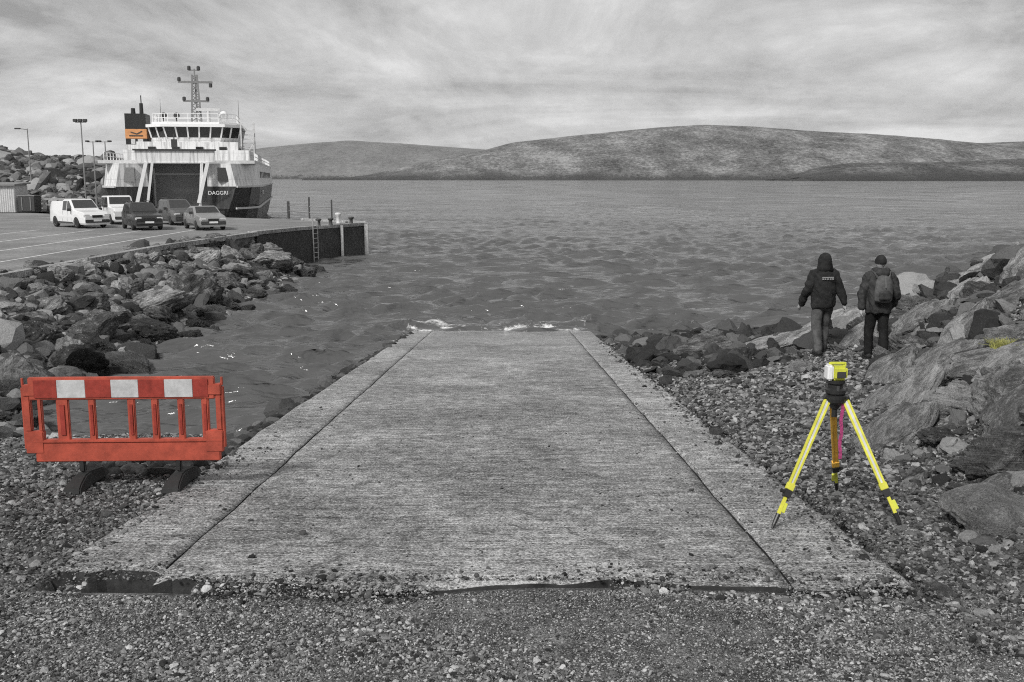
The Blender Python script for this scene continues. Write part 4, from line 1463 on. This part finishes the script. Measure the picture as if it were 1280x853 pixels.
sk = thing('storage_box', 'dark steel storage box beside the pale hut', 'storage box', (at_quay(37, 94), 94, QZ))
MB().box((0, 0, .78), (1.5, 1.4, 1.4)).build('box_body', 'dark', sk, bevel=.03)
MB().box((0, 0, 1.53), (1.6, 1.5, .1)).build('lid', 'mid', sk)
MB().box((-.4, -.72, .8), (.08, .05, 1.2)).box((.4, -.72, .8), (.08, .05, 1.2)).build('rib', 'mid', sk)
fe = thing('fence', 'low post and rail fence between the storage box and the white pickup', 'fence', (at_quay(46, 97), 97, QZ))
for k in range(6):
    MB().bar((k * 1.0, 0, 0), (k * 1.0, 0, 1.25), .12, .12, (0, 1, 0)).build('post', 'dark', fe)
MB().bar((-.2, -.07, 1.15), (5.2, -.07, 1.15), .06, .16).bar((-.2, -.07, .6), (5.2, -.07, .6), .06, .12).build('rail', 'timber', fe)

def lamp_post(u, vtop, y, zb, label, kind, grp=None):
    top_ = at_y(u, vtop, y)
    hh = top_.z - zb
    t = thing('lamp_post', label, 'lamp post', (top_.x, y, zb), 0, grp)
    MB().tube((0, 0, 0), (0, 0, 1.2), .11, n=10).tube((0, 0, 1.2), (0, 0, hh), .075, .05, 10).build('pole', 'mid', t)
    if kind == 'arm':
        MB().tube((0, 0, hh - .1), (-.75, -.1, hh), .04).build('arm', 'mid', t)
        MB().box((-.95, -.12, hh), (.6, .22, .14)).build('lamp_head', 'dark', t, bevel=.03)
    elif kind == 'cluster':
        MB().bar((-.5, 0, hh), (.5, 0, hh), .07, .07).build('arm', 'mid', t)
        for x_ in (-.45, 0, .45):
            MB().box((x_, -.15, hh + .15), (.34, .3, .26)).build('lamp_head', 'dark', t, bevel=.03)
    else:
        MB().bar((-.55, 0, hh - .05), (.55, 0, hh - .05), .06, .06).build('arm', 'mid', t)
        for x_ in (-.5, .5):
            MB().box((x_, -.1, hh + .02), (.3, .45, .14)).build('lamp_head', 'dark', t, bevel=.03)
    return t
lamp_post(34, 161, 106, 3.6, 'lamp post with a single arm, standing on the rocky hillside', 'arm')
lamp_post(101, 153, 93, QZ, 'tallest floodlight mast with a cluster of lamps behind the white pickup', 'cluster')
lamp_post(116, 177, 99.5, QZ, 'twin headed lamp post standing beside the tallest mast', 'twin')
lamp_post(131, 177, 99.5, QZ, 'twin headed lamp post closest to the ferry', 'twin')
# ------------------------------------------------------------------ plastic barrier
ba_p = at_z(160, 606, S(9.2) + .02)
ba = thing('barrier', 'orange plastic road barrier with red and white top panels on black feet', 'barrier', (ba_p.x, ba_p.y, ba_p.z), rad(2))
K = 1 / 133.0
ux = lambda u: (u - 155) * K * .957
vz = lambda v: (606 - v) * K
def bbox_(mb, u0, u1, v0, v1, d=.05, y=0):
    mb.box(((ux(u0) + ux(u1)) / 2, y, (vz(v0) + vz(v1)) / 2), (abs(u1 - u0) * K, d, abs(v1 - v0) * K))
    return mb
def bpart(name, mat, u0, u1, v0, v1, d=.05, y=0, bev=.008, parent=ba):
    return bbox_(MB(), u0, u1, v0, v1, d, y).build(name, mat, parent, bevel=bev)
bpart('top_rail', 'barrier', 43, 268, 469, 497, .055)
for (a, c, mt_) in ((46, 74, 'red_refl'), (75.5, 109.5, 'white_refl'), (111, 142, 'red_refl'), (143.5, 176.5, 'white_refl'), (178, 209.5, 'red_refl'), (211, 245, 'white_refl'), (246.5, 265, 'red_refl')):
    bpart('reflective_panel', mt_, a, c, 472, 494, .012, -.031, .002)
bpart('bottom_rail', 'barrier', 47, 272, 550.5, 575, .06)
bpart('rail_lip', 'barrier', 44, 276, 547, 551, .075)
for u, w in ((79, 15), (116, 8.5), (166, 9), (196, 8.5), (229, 8), (260, 9)):
    o = bpart('upright', 'barrier', u - w / 2, u + w / 2, 496, 549, .04)
    bbox_(MB(), u - w * .18, u + w * .18, 503, 541, .012, -.024).build('groove', 'red_refl', o)
# hollow end pockets that lock into the next barrier
for a, c, outer in ((31, 53, 30), (259, 281, 282)):
    f = MB()
    s = 1 if outer > 150 else -1
    bbox_(f, a, c, 478, 492, .07)
    bbox_(f, a, c, 536, 564, .07)
    if s < 0:
        bbox_(f, a, a + 8, 492, 536, .06)
        bbox_(f, c - 5, c, 492, 536, .05)
    else:
        bbox_(f, c - 7, c, 492, 536, .06)
        bbox_(f, a, a + 4, 492, 536, .05)
    f.build('end_pocket', 'barrier', ba, bevel=.008)
    MB().tube((ux(outer), 0, vz(558)), (ux(outer), 0, vz(482)), .02).tube((ux(outer), 0, vz(480)), (ux(outer), 0, vz(470)), .012).build('locking_pin', 'barrier', ba, smooth=False)
for u in (99, 222):
    x = ux(u)
    f = MB()
    for pr in (((-.42, .07), (.42, .07)),):
        f.rings([[(x - .085, -.32, .0), (x + .085, -.32, .0), (x + .08, -.30, .05), (x - .08, -.30, .05)],
                 [(x - .09, -.22, .0), (x + .09, -.22, .0), (x + .07, -.22, .085), (x - .07, -.22, .085)],
                 [(x - .08, -.06, .0), (x + .08, -.06, .0), (x + .055, -.06, .12), (x - .055, -.06, .12)],
                 [(x - .08, .06, .0), (x + .08, .06, .0), (x + .055, .06, .12), (x - .055, .06, .12)],
                 [(x - .115, .25, .0), (x + .115, .25, .0), (x + .09, .25, .10), (x - .09, .25, .10)],
                 [(x - .10, .40, .0), (x + .10, .40, .0), (x + .08, .38, .055), (x - .08, .38, .055)]])
    f.box((x, 0, .21), (.055, .05, .16))
    o = f.build('foot', 'rubber', ba, bevel=.012)

# ------------------------------------------------------------------ laser level on its tripod
fL, fR, fB = at_z(965, 661, S(7.5) + .005), hit(1127, 659), hit(1046, 614)
ap = at_y(1044, 497, (fL.y + fR.y + fB.y) / 3 - .02)
tp = thing('tripod', 'yellow surveying tripod with splayed legs beside the slipway edge', 'tripod', (ap.x, ap.y, min(fL.z, fR.z)))
T0 = tp.location.copy()
top = ap - T0
for ft, hue, side_ in ((fL, 'yellow', -1), (fR, 'yellow', 1), (fB, 'amber', 0)):
    ft = ft - T0
    d = (top - ft)
    Lg = d.length
    d.normalize()
    start = top + Vector((side_ * .065, .07 if side_ == 0 else -.03, 0))
    d = (start - ft).normalized()
    Lg = (start - ft).length
    at = lambda t: start - d * Lg * t
    sv = d.cross(Vector((0, 1, 0))).normalized() if side_ else Vector((1, 0, 0))
    up_ = sv.cross(d)
    leg = MB()
    for s in (-1, 1):
        leg.bar(at(0) + sv * s * .019, at(.70) + sv * s * .016, .017, .026, up_)
    leg.bar(at(.66), at(.71), .062, .036, up_)
    lo = leg.build('leg', hue, tp, bevel=.003)
    MB().bar(at(.02), at(.66), .020, .014, up_).build('inner_rail', 'offwhite' if side_ else 'amber', lo)
    MB().bar(at(.71), at(.765), .058, .044, up_).tube(at(.735) + sv * .02, at(.735) + sv * .062, .016).build('leg_clamp', 'black', lo, bevel=.004)
    MB().bar(at(.765), at(.90), .026, .024, up_).build('lower_leg', 'yellow' if side_ else 'lime', lo, bevel=.003)
    MB().bar(at(.80) - sv * .022, at(.87) - sv * .026, .03, .02, up_).build('foot_step', 'lime', lo, bevel=.003)
    MB().tube(at(.89), at(.97), .019, .015).tube(at(.97), at(1.02), .013, .003).build('shoe', 'black', lo)
    MB().tube(at(.0) - sv * .035, at(.0) + sv * .035, .026).build('hinge', 'black', lo)
MB().lathe([(.03, -.09), (.05, -.06), (.085, -.03), (.09, .0), (.09, .02), (.06, .03)], tuple(top)).build('head_plate', 'black', tp, smooth=False)
MB().tube(top + Vector((0, 0, -.16)), top + Vector((0, 0, -.05)), .022).build('centre_screw', 'black', tp)
st = MB()
pts = [top + Vector((.045 + .006 * math.sin(k * 1.7), -.05, -.03 - .052 * k)) for k in range(10)]
for a, c in zip(pts[:-1], pts[1:]):
    st.bar(a, c, .026, .004, (0, 1, 0))
st.build('carry_strap', 'pink', tp)
lz = thing('laser_level', 'lime and white laser level with black base on top of the tripod', 'laser level', tuple(ap + Vector((0, 0, .032))))
MB().lathe([(.075, 0), (.08, .01), (.08, .035), (.055, .05), (.055, .075), (.07, .09), (.07, .115)]).build('base', 'black', lz)
for a in (.5, 2.6, 4.7):
    MB().tube((.062 * math.cos(a), .062 * math.sin(a), .03), (.062 * math.cos(a), .062 * math.sin(a), .075), .014).build('levelling_screw', 'dark', lz)
MB().box((.012, 0, .175), (.125, .125, .115)).build('housing', 'lime', lz, bevel=.02)
MB().box((-.062, -.005, .178), (.05, .11, .125)).build('side_panel', 'white', lz, bevel=.014)
MB().box((.02, -.066, .165), (.07, .012, .05)).build('control_panel', 'dark', lz, bevel=.003)
MB().bar((-.05, 0, .25), (.06, 0, .25), .03, .018).bar((-.05, 0, .22), (-.05, 0, .258), .03, .016, (0, 1, 0)).bar((.06, 0, .22), (.06, 0, .258), .03, .016, (0, 1, 0)).build('handle', 'lime', lz, bevel=.004)

# ------------------------------------------------------------------ people
def fuse(mb, name, mat, parent, voxel, smooth_it=3, wrinkle=0, seed=0):
    """melt overlapping shapes into one continuous skin"""
    me = mb.mesh(name)
    o = bpy.data.objects.new(name, me)
    COL.objects.link(o)
    r = o.modifiers.new('r', 'REMESH')
    r.mode, r.voxel_size = 'VOXEL', voxel
    s = o.modifiers.new('s', 'SMOOTH')
    s.factor, s.iterations = .5, smooth_it
    dg = bpy.context.evaluated_depsgraph_get()
    m2 = bpy.data.meshes.new_from_object(o.evaluated_get(dg))
    bpy.data.objects.remove(o)
    m2.name = name
    if wrinkle:
        for v, nrm in zip(m2.vertices, [n.vector.copy() for n in m2.vertex_normals]):
            q = Vector((v.co.x * 11 + v.co.z * 3, v.co.y * 9, v.co.z * 7 + v.co.x * 5 + seed * 7))
            v.co += nrm * (mnoise.noise(q) * wrinkle + abs(mnoise.noise(q * 2.3)) * wrinkle * .6)
    m2.materials.clear()
    m2.materials.append(M[mat])
    m2.polygons.foreach_set('use_smooth', [True] * len(m2.polygons))
    o = bpy.data.objects.new(name, m2)
    COL.objects.link(o)
    o.parent = parent
    return o

def person(label, loc, rz, scale, hooded, jacket, trousers, step, elbows):
    t = thing('person', label, 'person', loc, rz)
    t.scale = (scale,) * 3
    # joints; the figure faces +y
    hip = {s: Vector((s * .09, 0, .92)) for s in (-1, 1)}
    ank = {s: Vector((s * .095, s * step, .09 + (.03 if s * step < 0 else 0))) for s in (-1, 1)}
    knee = {s: (hip[s] + ank[s]) / 2 + Vector((s * .01, .05, .01)) for s in (-1, 1)}
    sh = {s: Vector((s * .185, 0, 1.43)) for s in (-1, 1)}
    el = {s: Vector((s * elbows[0], -.03 - s * .03, 1.14)) for s in (-1, 1)}
    wr = {s: Vector((s * (elbows[1] + .03 * (s > 0) * hooded), .06 - s * step * .9, .90 + .02 * s)) for s in (-1, 1)}
    b = MB()
    b.loft([(0, 0, .84, .10, .08), (0, 0, .90, .165, .11), (0, 0, 1.02, .15, .10), (0, 0, 1.2, .155, .105), (0, 0, 1.36, .18, .11), (0, 0, 1.45, .14, .085), (0, 0, 1.49, .06, .055)], 20)
    b.caps((0, -.005, 1.44), (0, .015, 1.57), .058, .053)
    b.ell((0, .02, 1.645), (.077, .096, .112)).ell((0, .045, 1.59), (.055, .065, .06))
    b.ell((0, .118, 1.635), (.013, .02, .022), 8, 6)            # nose
    b.ell((0, .105, 1.595), (.024, .012, .010), 8, 6)           # mouth
    for s in (-1, 1):
        b.ell((s * .078, .01, 1.635), (.012, .024, .034), 8, 6)   # ears
        b.ell((s * .03, .098, 1.652), (.016, .012, .010), 8, 6)   # eyes
        b.caps(sh[s] + Vector((-s * .02, 0, -.01)), el[s], .058, .042).caps(el[s], wr[s], .043, .028)
        b.caps(hip[s], knee[s], .085, .058).caps(knee[s], ank[s], .056, .04)
        b.caps(ank[s] + Vector((0, -.03, -.045)), ank[s] + Vector((s * .015, .16, -.058)), .042, .03)
        # hand: palm, four curled fingers, thumb off the side
        w = wr[s]
        hd = (wr[s] - el[s]).normalized()
        b.caps(w + hd * .02, w + hd * .085, .030, .034)
        for k, (ln, oy) in enumerate(((.070, .030), (.078, .010), (.072, -.010), (.058, -.030))):
            p0 = w + hd * .09 + Vector((0, oy, 0))
            p1 = p0 + hd * ln * .5 + Vector((-s * .006, 0, 0))
            p2 = p1 + hd * ln * .42 + Vector((-s * .022, .004, 0))
            b.caps(p0, p1, .0095, .009, 8).caps(p1, p2, .009, .008, 8)
        p0 = w + hd * .04 + Vector((0, .03, 0))
        p1 = p0 + hd * .035 + Vector((-s * .006, .028, 0))
        b.caps(p0, p1, .012, .011, 8).caps(p1, p1 + hd * .035 + Vector((-s * .008, .006, 0)), .011, .009, 8)
    fuse(b, 'body', 'skin', t, .0085, 2)
    # trousers
    b = MB()
    b.loft([(0, 0, .80, .12, .10), (0, 0, .86, .185, .135), (0, 0, 1.0, .165, .12)], 20)
    for s in (-1, 1):
        cuff = ank[s] + Vector((0, -.005, .01))
        b.caps(hip[s] + Vector((0, 0, -.03)), knee[s], .104, .082).caps(knee[s], cuff, .082, .071)
    fuse(b, 'trousers', trousers, t, .013, 3, .014, 1)
    for s in (-1, 1):
        b = MB()
        a_ = ank[s]
        b.caps(a_ + Vector((0, -.01, .07)), a_ + Vector((0, -.01, -.02)), .054, .056)
        b.caps(a_ + Vector((0, -.045, -.045)), a_ + Vector((s * .015, .165, -.052)), .052, .042)
        o = fuse(b, 'boot', 'rubber', t, .012, 3)
        MB().rings([[(a_.x - .05, a_.y - .1, a_.z - .1), (a_.x + .05, a_.y - .1, a_.z - .1), (a_.x + .055 + s * .015, a_.y + .2, a_.z - .1), (a_.x - .055 + s * .015, a_.y + .2, a_.z - .1)],
                    [(a_.x - .05, a_.y - .1, a_.z - .075), (a_.x + .05, a_.y - .1, a_.z - .075), (a_.x + .055 + s * .015, a_.y + .2, a_.z - .075), (a_.x - .055 + s * .015, a_.y + .2, a_.z - .075)]]).build('sole', 'black', o)
    # jacket
    b = MB()
    hem = .84 if hooded else .80
    b.loft([(0, -.005, hem, .205, .150), (0, -.005, hem + .05, .215, .158), (0, -.01, 1.02, .205, .155), (0, -.015, 1.2, .215, .165), (0, -.015, 1.33, .222, .16), (0, -.01, 1.42, .20, .135), (0, 0, 1.49, .12, .10), (0, .005, 1.53, .085, .085)], 24)
    for s in (-1, 1):
        b.caps(sh[s] + Vector((-s * .015, -.005, -.02)), el[s], .090, .075).caps(el[s], wr[s] - (wr[s] - el[s]).normalized() * .01, .076, .058)
    j = fuse(b, 'jacket', jacket, t, .013, 3, .03, 3 if hooded else 8)
    if hooded:
        b = MB()
        b.loft([(0, -.01, 1.47, .145, .12), (0, -.02, 1.53, .135, .125), (0, -.02, 1.60, .118, .125), (0, -.02, 1.68, .108, .12), (0, -.025, 1.735, .088, .098), (0, -.03, 1.768, .055, .065), (0, -.035, 1.782, .02, .025)], 20)
        fuse(b, 'hood', jacket, t, .012, 4, .01, 2)
        strip = MB()
        for x in (-.085, -.045, .0, .045, .085):
            strip.box((x, -.186, 1.345), (.028, .006, .012))
        strip.box((0, -.184, 1.375), (.20, .006, .007))
        strip.build('back_print', 'offwhite', j)
        MB().box((0, -.172, 1.15), (.006, .012, .42)).build('back_seam', 'rubber', j)
    else:
        b = MB()
        b.ell((0, -.115, 1.47), (.12, .075, .085)).caps((-.1, -.05, 1.51), (.1, -.05, 1.51), .05, .05).caps((-.1, .03, 1.52), (-.09, -.05, 1.52), .04, .05).caps((.1, .03, 1.52), (.09, -.05, 1.52), .04, .05)
        fuse(b, 'hood', jacket, t, .012, 3, .014, 5)
        b = MB()
        b.loft([(0, .01, 1.625, .092, .110), (0, .01, 1.655, .095, .113), (0, .01, 1.70, .090, .106), (0, .01, 1.745, .068, .08), (0, .01, 1.775, .03, .035)], 20)
        fuse(b, 'woolly_hat', 'cloth', t, .010, 2, .006, 4)
    return t
p1 = hit(1025, 445)
p2 = hit(1094, 449)
for p in (p1, p2):
    p.z = gz(p.x, p.y) + .01
person('person walking away with hood up, in a dark jacket and grey trousers', tuple(p1), rad(4), 1.03, True, 'cloth', 'cloth_grey', .15, (.275, .31))
person('person walking away in a quilted jacket, woolly hat and black trousers', tuple(p2), rad(-3), .955, False, 'cloth2', 'cloth_black', -.10, (.27, .285))

p = p2
bagm = MB()
bagm.loft([(0, 0, .0, .10, .05), (0, 0, .03, .145, .08), (0, -.01, .16, .15, .095), (0, 0, .32, .135, .085), (0, .015, .42, .10, .06), (0, .03, .45, .04, .03)], 20)
bag = thing('rucksack', 'small grey rucksack worn by the walker in black trousers', 'rucksack', (p.x - .01, p.y - .219, p.z + .950), rad(-3))
bag.scale = (.965,) * 3
fuse(bagm, 'bag_body', 'pack', bag, .011, 3, .008, 12)
pk = MB().loft([(0, -.085, .05, .085, .03), (0, -.09, .07, .10, .04), (0, -.09, .18, .095, .038), (0, -.085, .21, .06, .02)], 16)
fuse(pk, 'pocket', 'cloth2', bag, .01, 3)
for s_ in (-1, 1):
    b_ = MB()
    pp = [Vector((s_ * .085, .05, .40)), Vector((s_ * .12, .12, .485)), Vector((s_ * .14, .20, .515)), Vector((s_ * .145, .29, .48))]
    for a_, c_ in zip(pp[:-1], pp[1:]):
        b_.bar(a_, c_, .045, .016)
    b_.build('shoulder_strap', 'pack', bag)
MB().bar((0, -.105, .25), (0, -.06, .44), .025, .008, (1, 0, 0)).build('lid_strap', 'mid', bag)

# ------------------------------------------------------------------ sky, sun, camera
w = bpy.data.worlds.new('World')
SC.world = w
w.use_nodes = True
nt = w.node_tree
nt.nodes.clear()
out = nt.nodes.new('ShaderNodeOutputWorld')
bg = nt.nodes.new('ShaderNodeBackground')
nt.links.new(bg.outputs[0], out.inputs[0])
sky = nt.nodes.new('ShaderNodeTexSky')
sky.sky_type = 'NISHITA'
sky.sun_disc = False
SUN_EL, SUN_AZ = 42, 212
sky.sun_elevation, sky.sun_rotation = rad(SUN_EL), rad(SUN_AZ)
bw = nt.nodes.new('ShaderNodeRGBToBW')
nt.links.new(sky.outputs[0], bw.inputs[0])
tc = nt.nodes.new('ShaderNodeTexCoord')
sx = nt.nodes.new('ShaderNodeSeparateXYZ')
nt.links.new(tc.outputs['Generated'], sx.inputs[0])
zz = math_n(nt, 'ADD', math_n(nt, 'MAXIMUM', sx.outputs[2], 0), .09)
cx = math_n(nt, 'DIVIDE', sx.outputs[0], zz)
cy = math_n(nt, 'DIVIDE', sx.outputs[1], zz)
cb = nt.nodes.new('ShaderNodeCombineXYZ')
nt.links.new(cx, cb.inputs[0])
nt.links.new(cy, cb.inputs[1])
n1 = noise_tex(nt, cb.outputs[0], .42, 9, .58, .7)
mp = nt.nodes.new('ShaderNodeMapping')
mp.inputs['Scale'].default_value = (1, 1, 2.2)
nt.links.new(tc.outputs['Generated'], mp.inputs['Vector'])
n2 = noise_tex(nt, mp.outputs[0], 4.2, 10, .68, .5)
s = math_n(nt, 'ADD', math_n(nt, 'MULTIPLY', n1.outputs[0], .5), math_n(nt, 'MULTIPLY', n2.outputs[0], .5))
cr = ramp(nt, s, [(.41, 1.15 / 10), (.46, 1.8 / 10), (.53, 2.6 / 10), (.59, 3.45 / 10)])
cl = math_n(nt, 'MULTIPLY', cr.outputs[0], 10)
mx = nt.nodes.new('ShaderNodeMix')
mx.inputs[0].default_value = .90
nt.links.new(bw.outputs[0], mx.inputs[2])
nt.links.new(cl, mx.inputs[3])
nt.links.new(mx.outputs[0], bg.inputs['Color'])
bg.inputs['Strength'].default_value = .10

m = bpy.data.materials.new('sea_air')
m.use_nodes = True
m.node_tree.nodes.clear()
mo = m.node_tree.nodes.new('ShaderNodeOutputMaterial')
pv = m.node_tree.nodes.new('ShaderNodeVolumePrincipled')
pv.inputs['Color'].default_value = (.9, .9, .9, 1)
pv.inputs['Density'].default_value = .00006
m.node_tree.links.new(pv.outputs[0], mo.inputs['Volume'])
M['air'] = m
hz = MB().box((0, 2000, 190), (6400, 5400, 404)).build('haze', 'air')
tag(hz, kind='stuff')

sl = bpy.data.lights.new('sun', 'SUN')
sl.energy, sl.angle, sl.color = 1.5, rad(10), (1, .99, .97)
so = bpy.data.objects.new('sun', sl)
COL.objects.link(so)
so.rotation_euler = (rad(90 - SUN_EL), 0, rad(-(SUN_AZ - 180)))

cam = bpy.data.cameras.new('camera')
cam.sensor_width, cam.lens = 36, 36 * FPX / 1280
cam.clip_start, cam.clip_end = .1, 9000
co = bpy.data.objects.new('camera', cam)
COL.objects.link(co)
co.location = (0, 0, CAM_Z)
co.rotation_euler = (rad(90) - PITCH, 0, 0)
SC.camera = co
SC.cycles.use_denoising = False
SC.cycles.filter_width = 1.1
SC.cycles.sample_clamp_indirect = 2.0
SC.cycles.sample_clamp_direct = 4.0
vs = SC.view_settings
vs.view_transform, vs.look, vs.exposure, vs.gamma = 'Standard', 'None', 1.17, 1
vs.use_curve_mapping = False
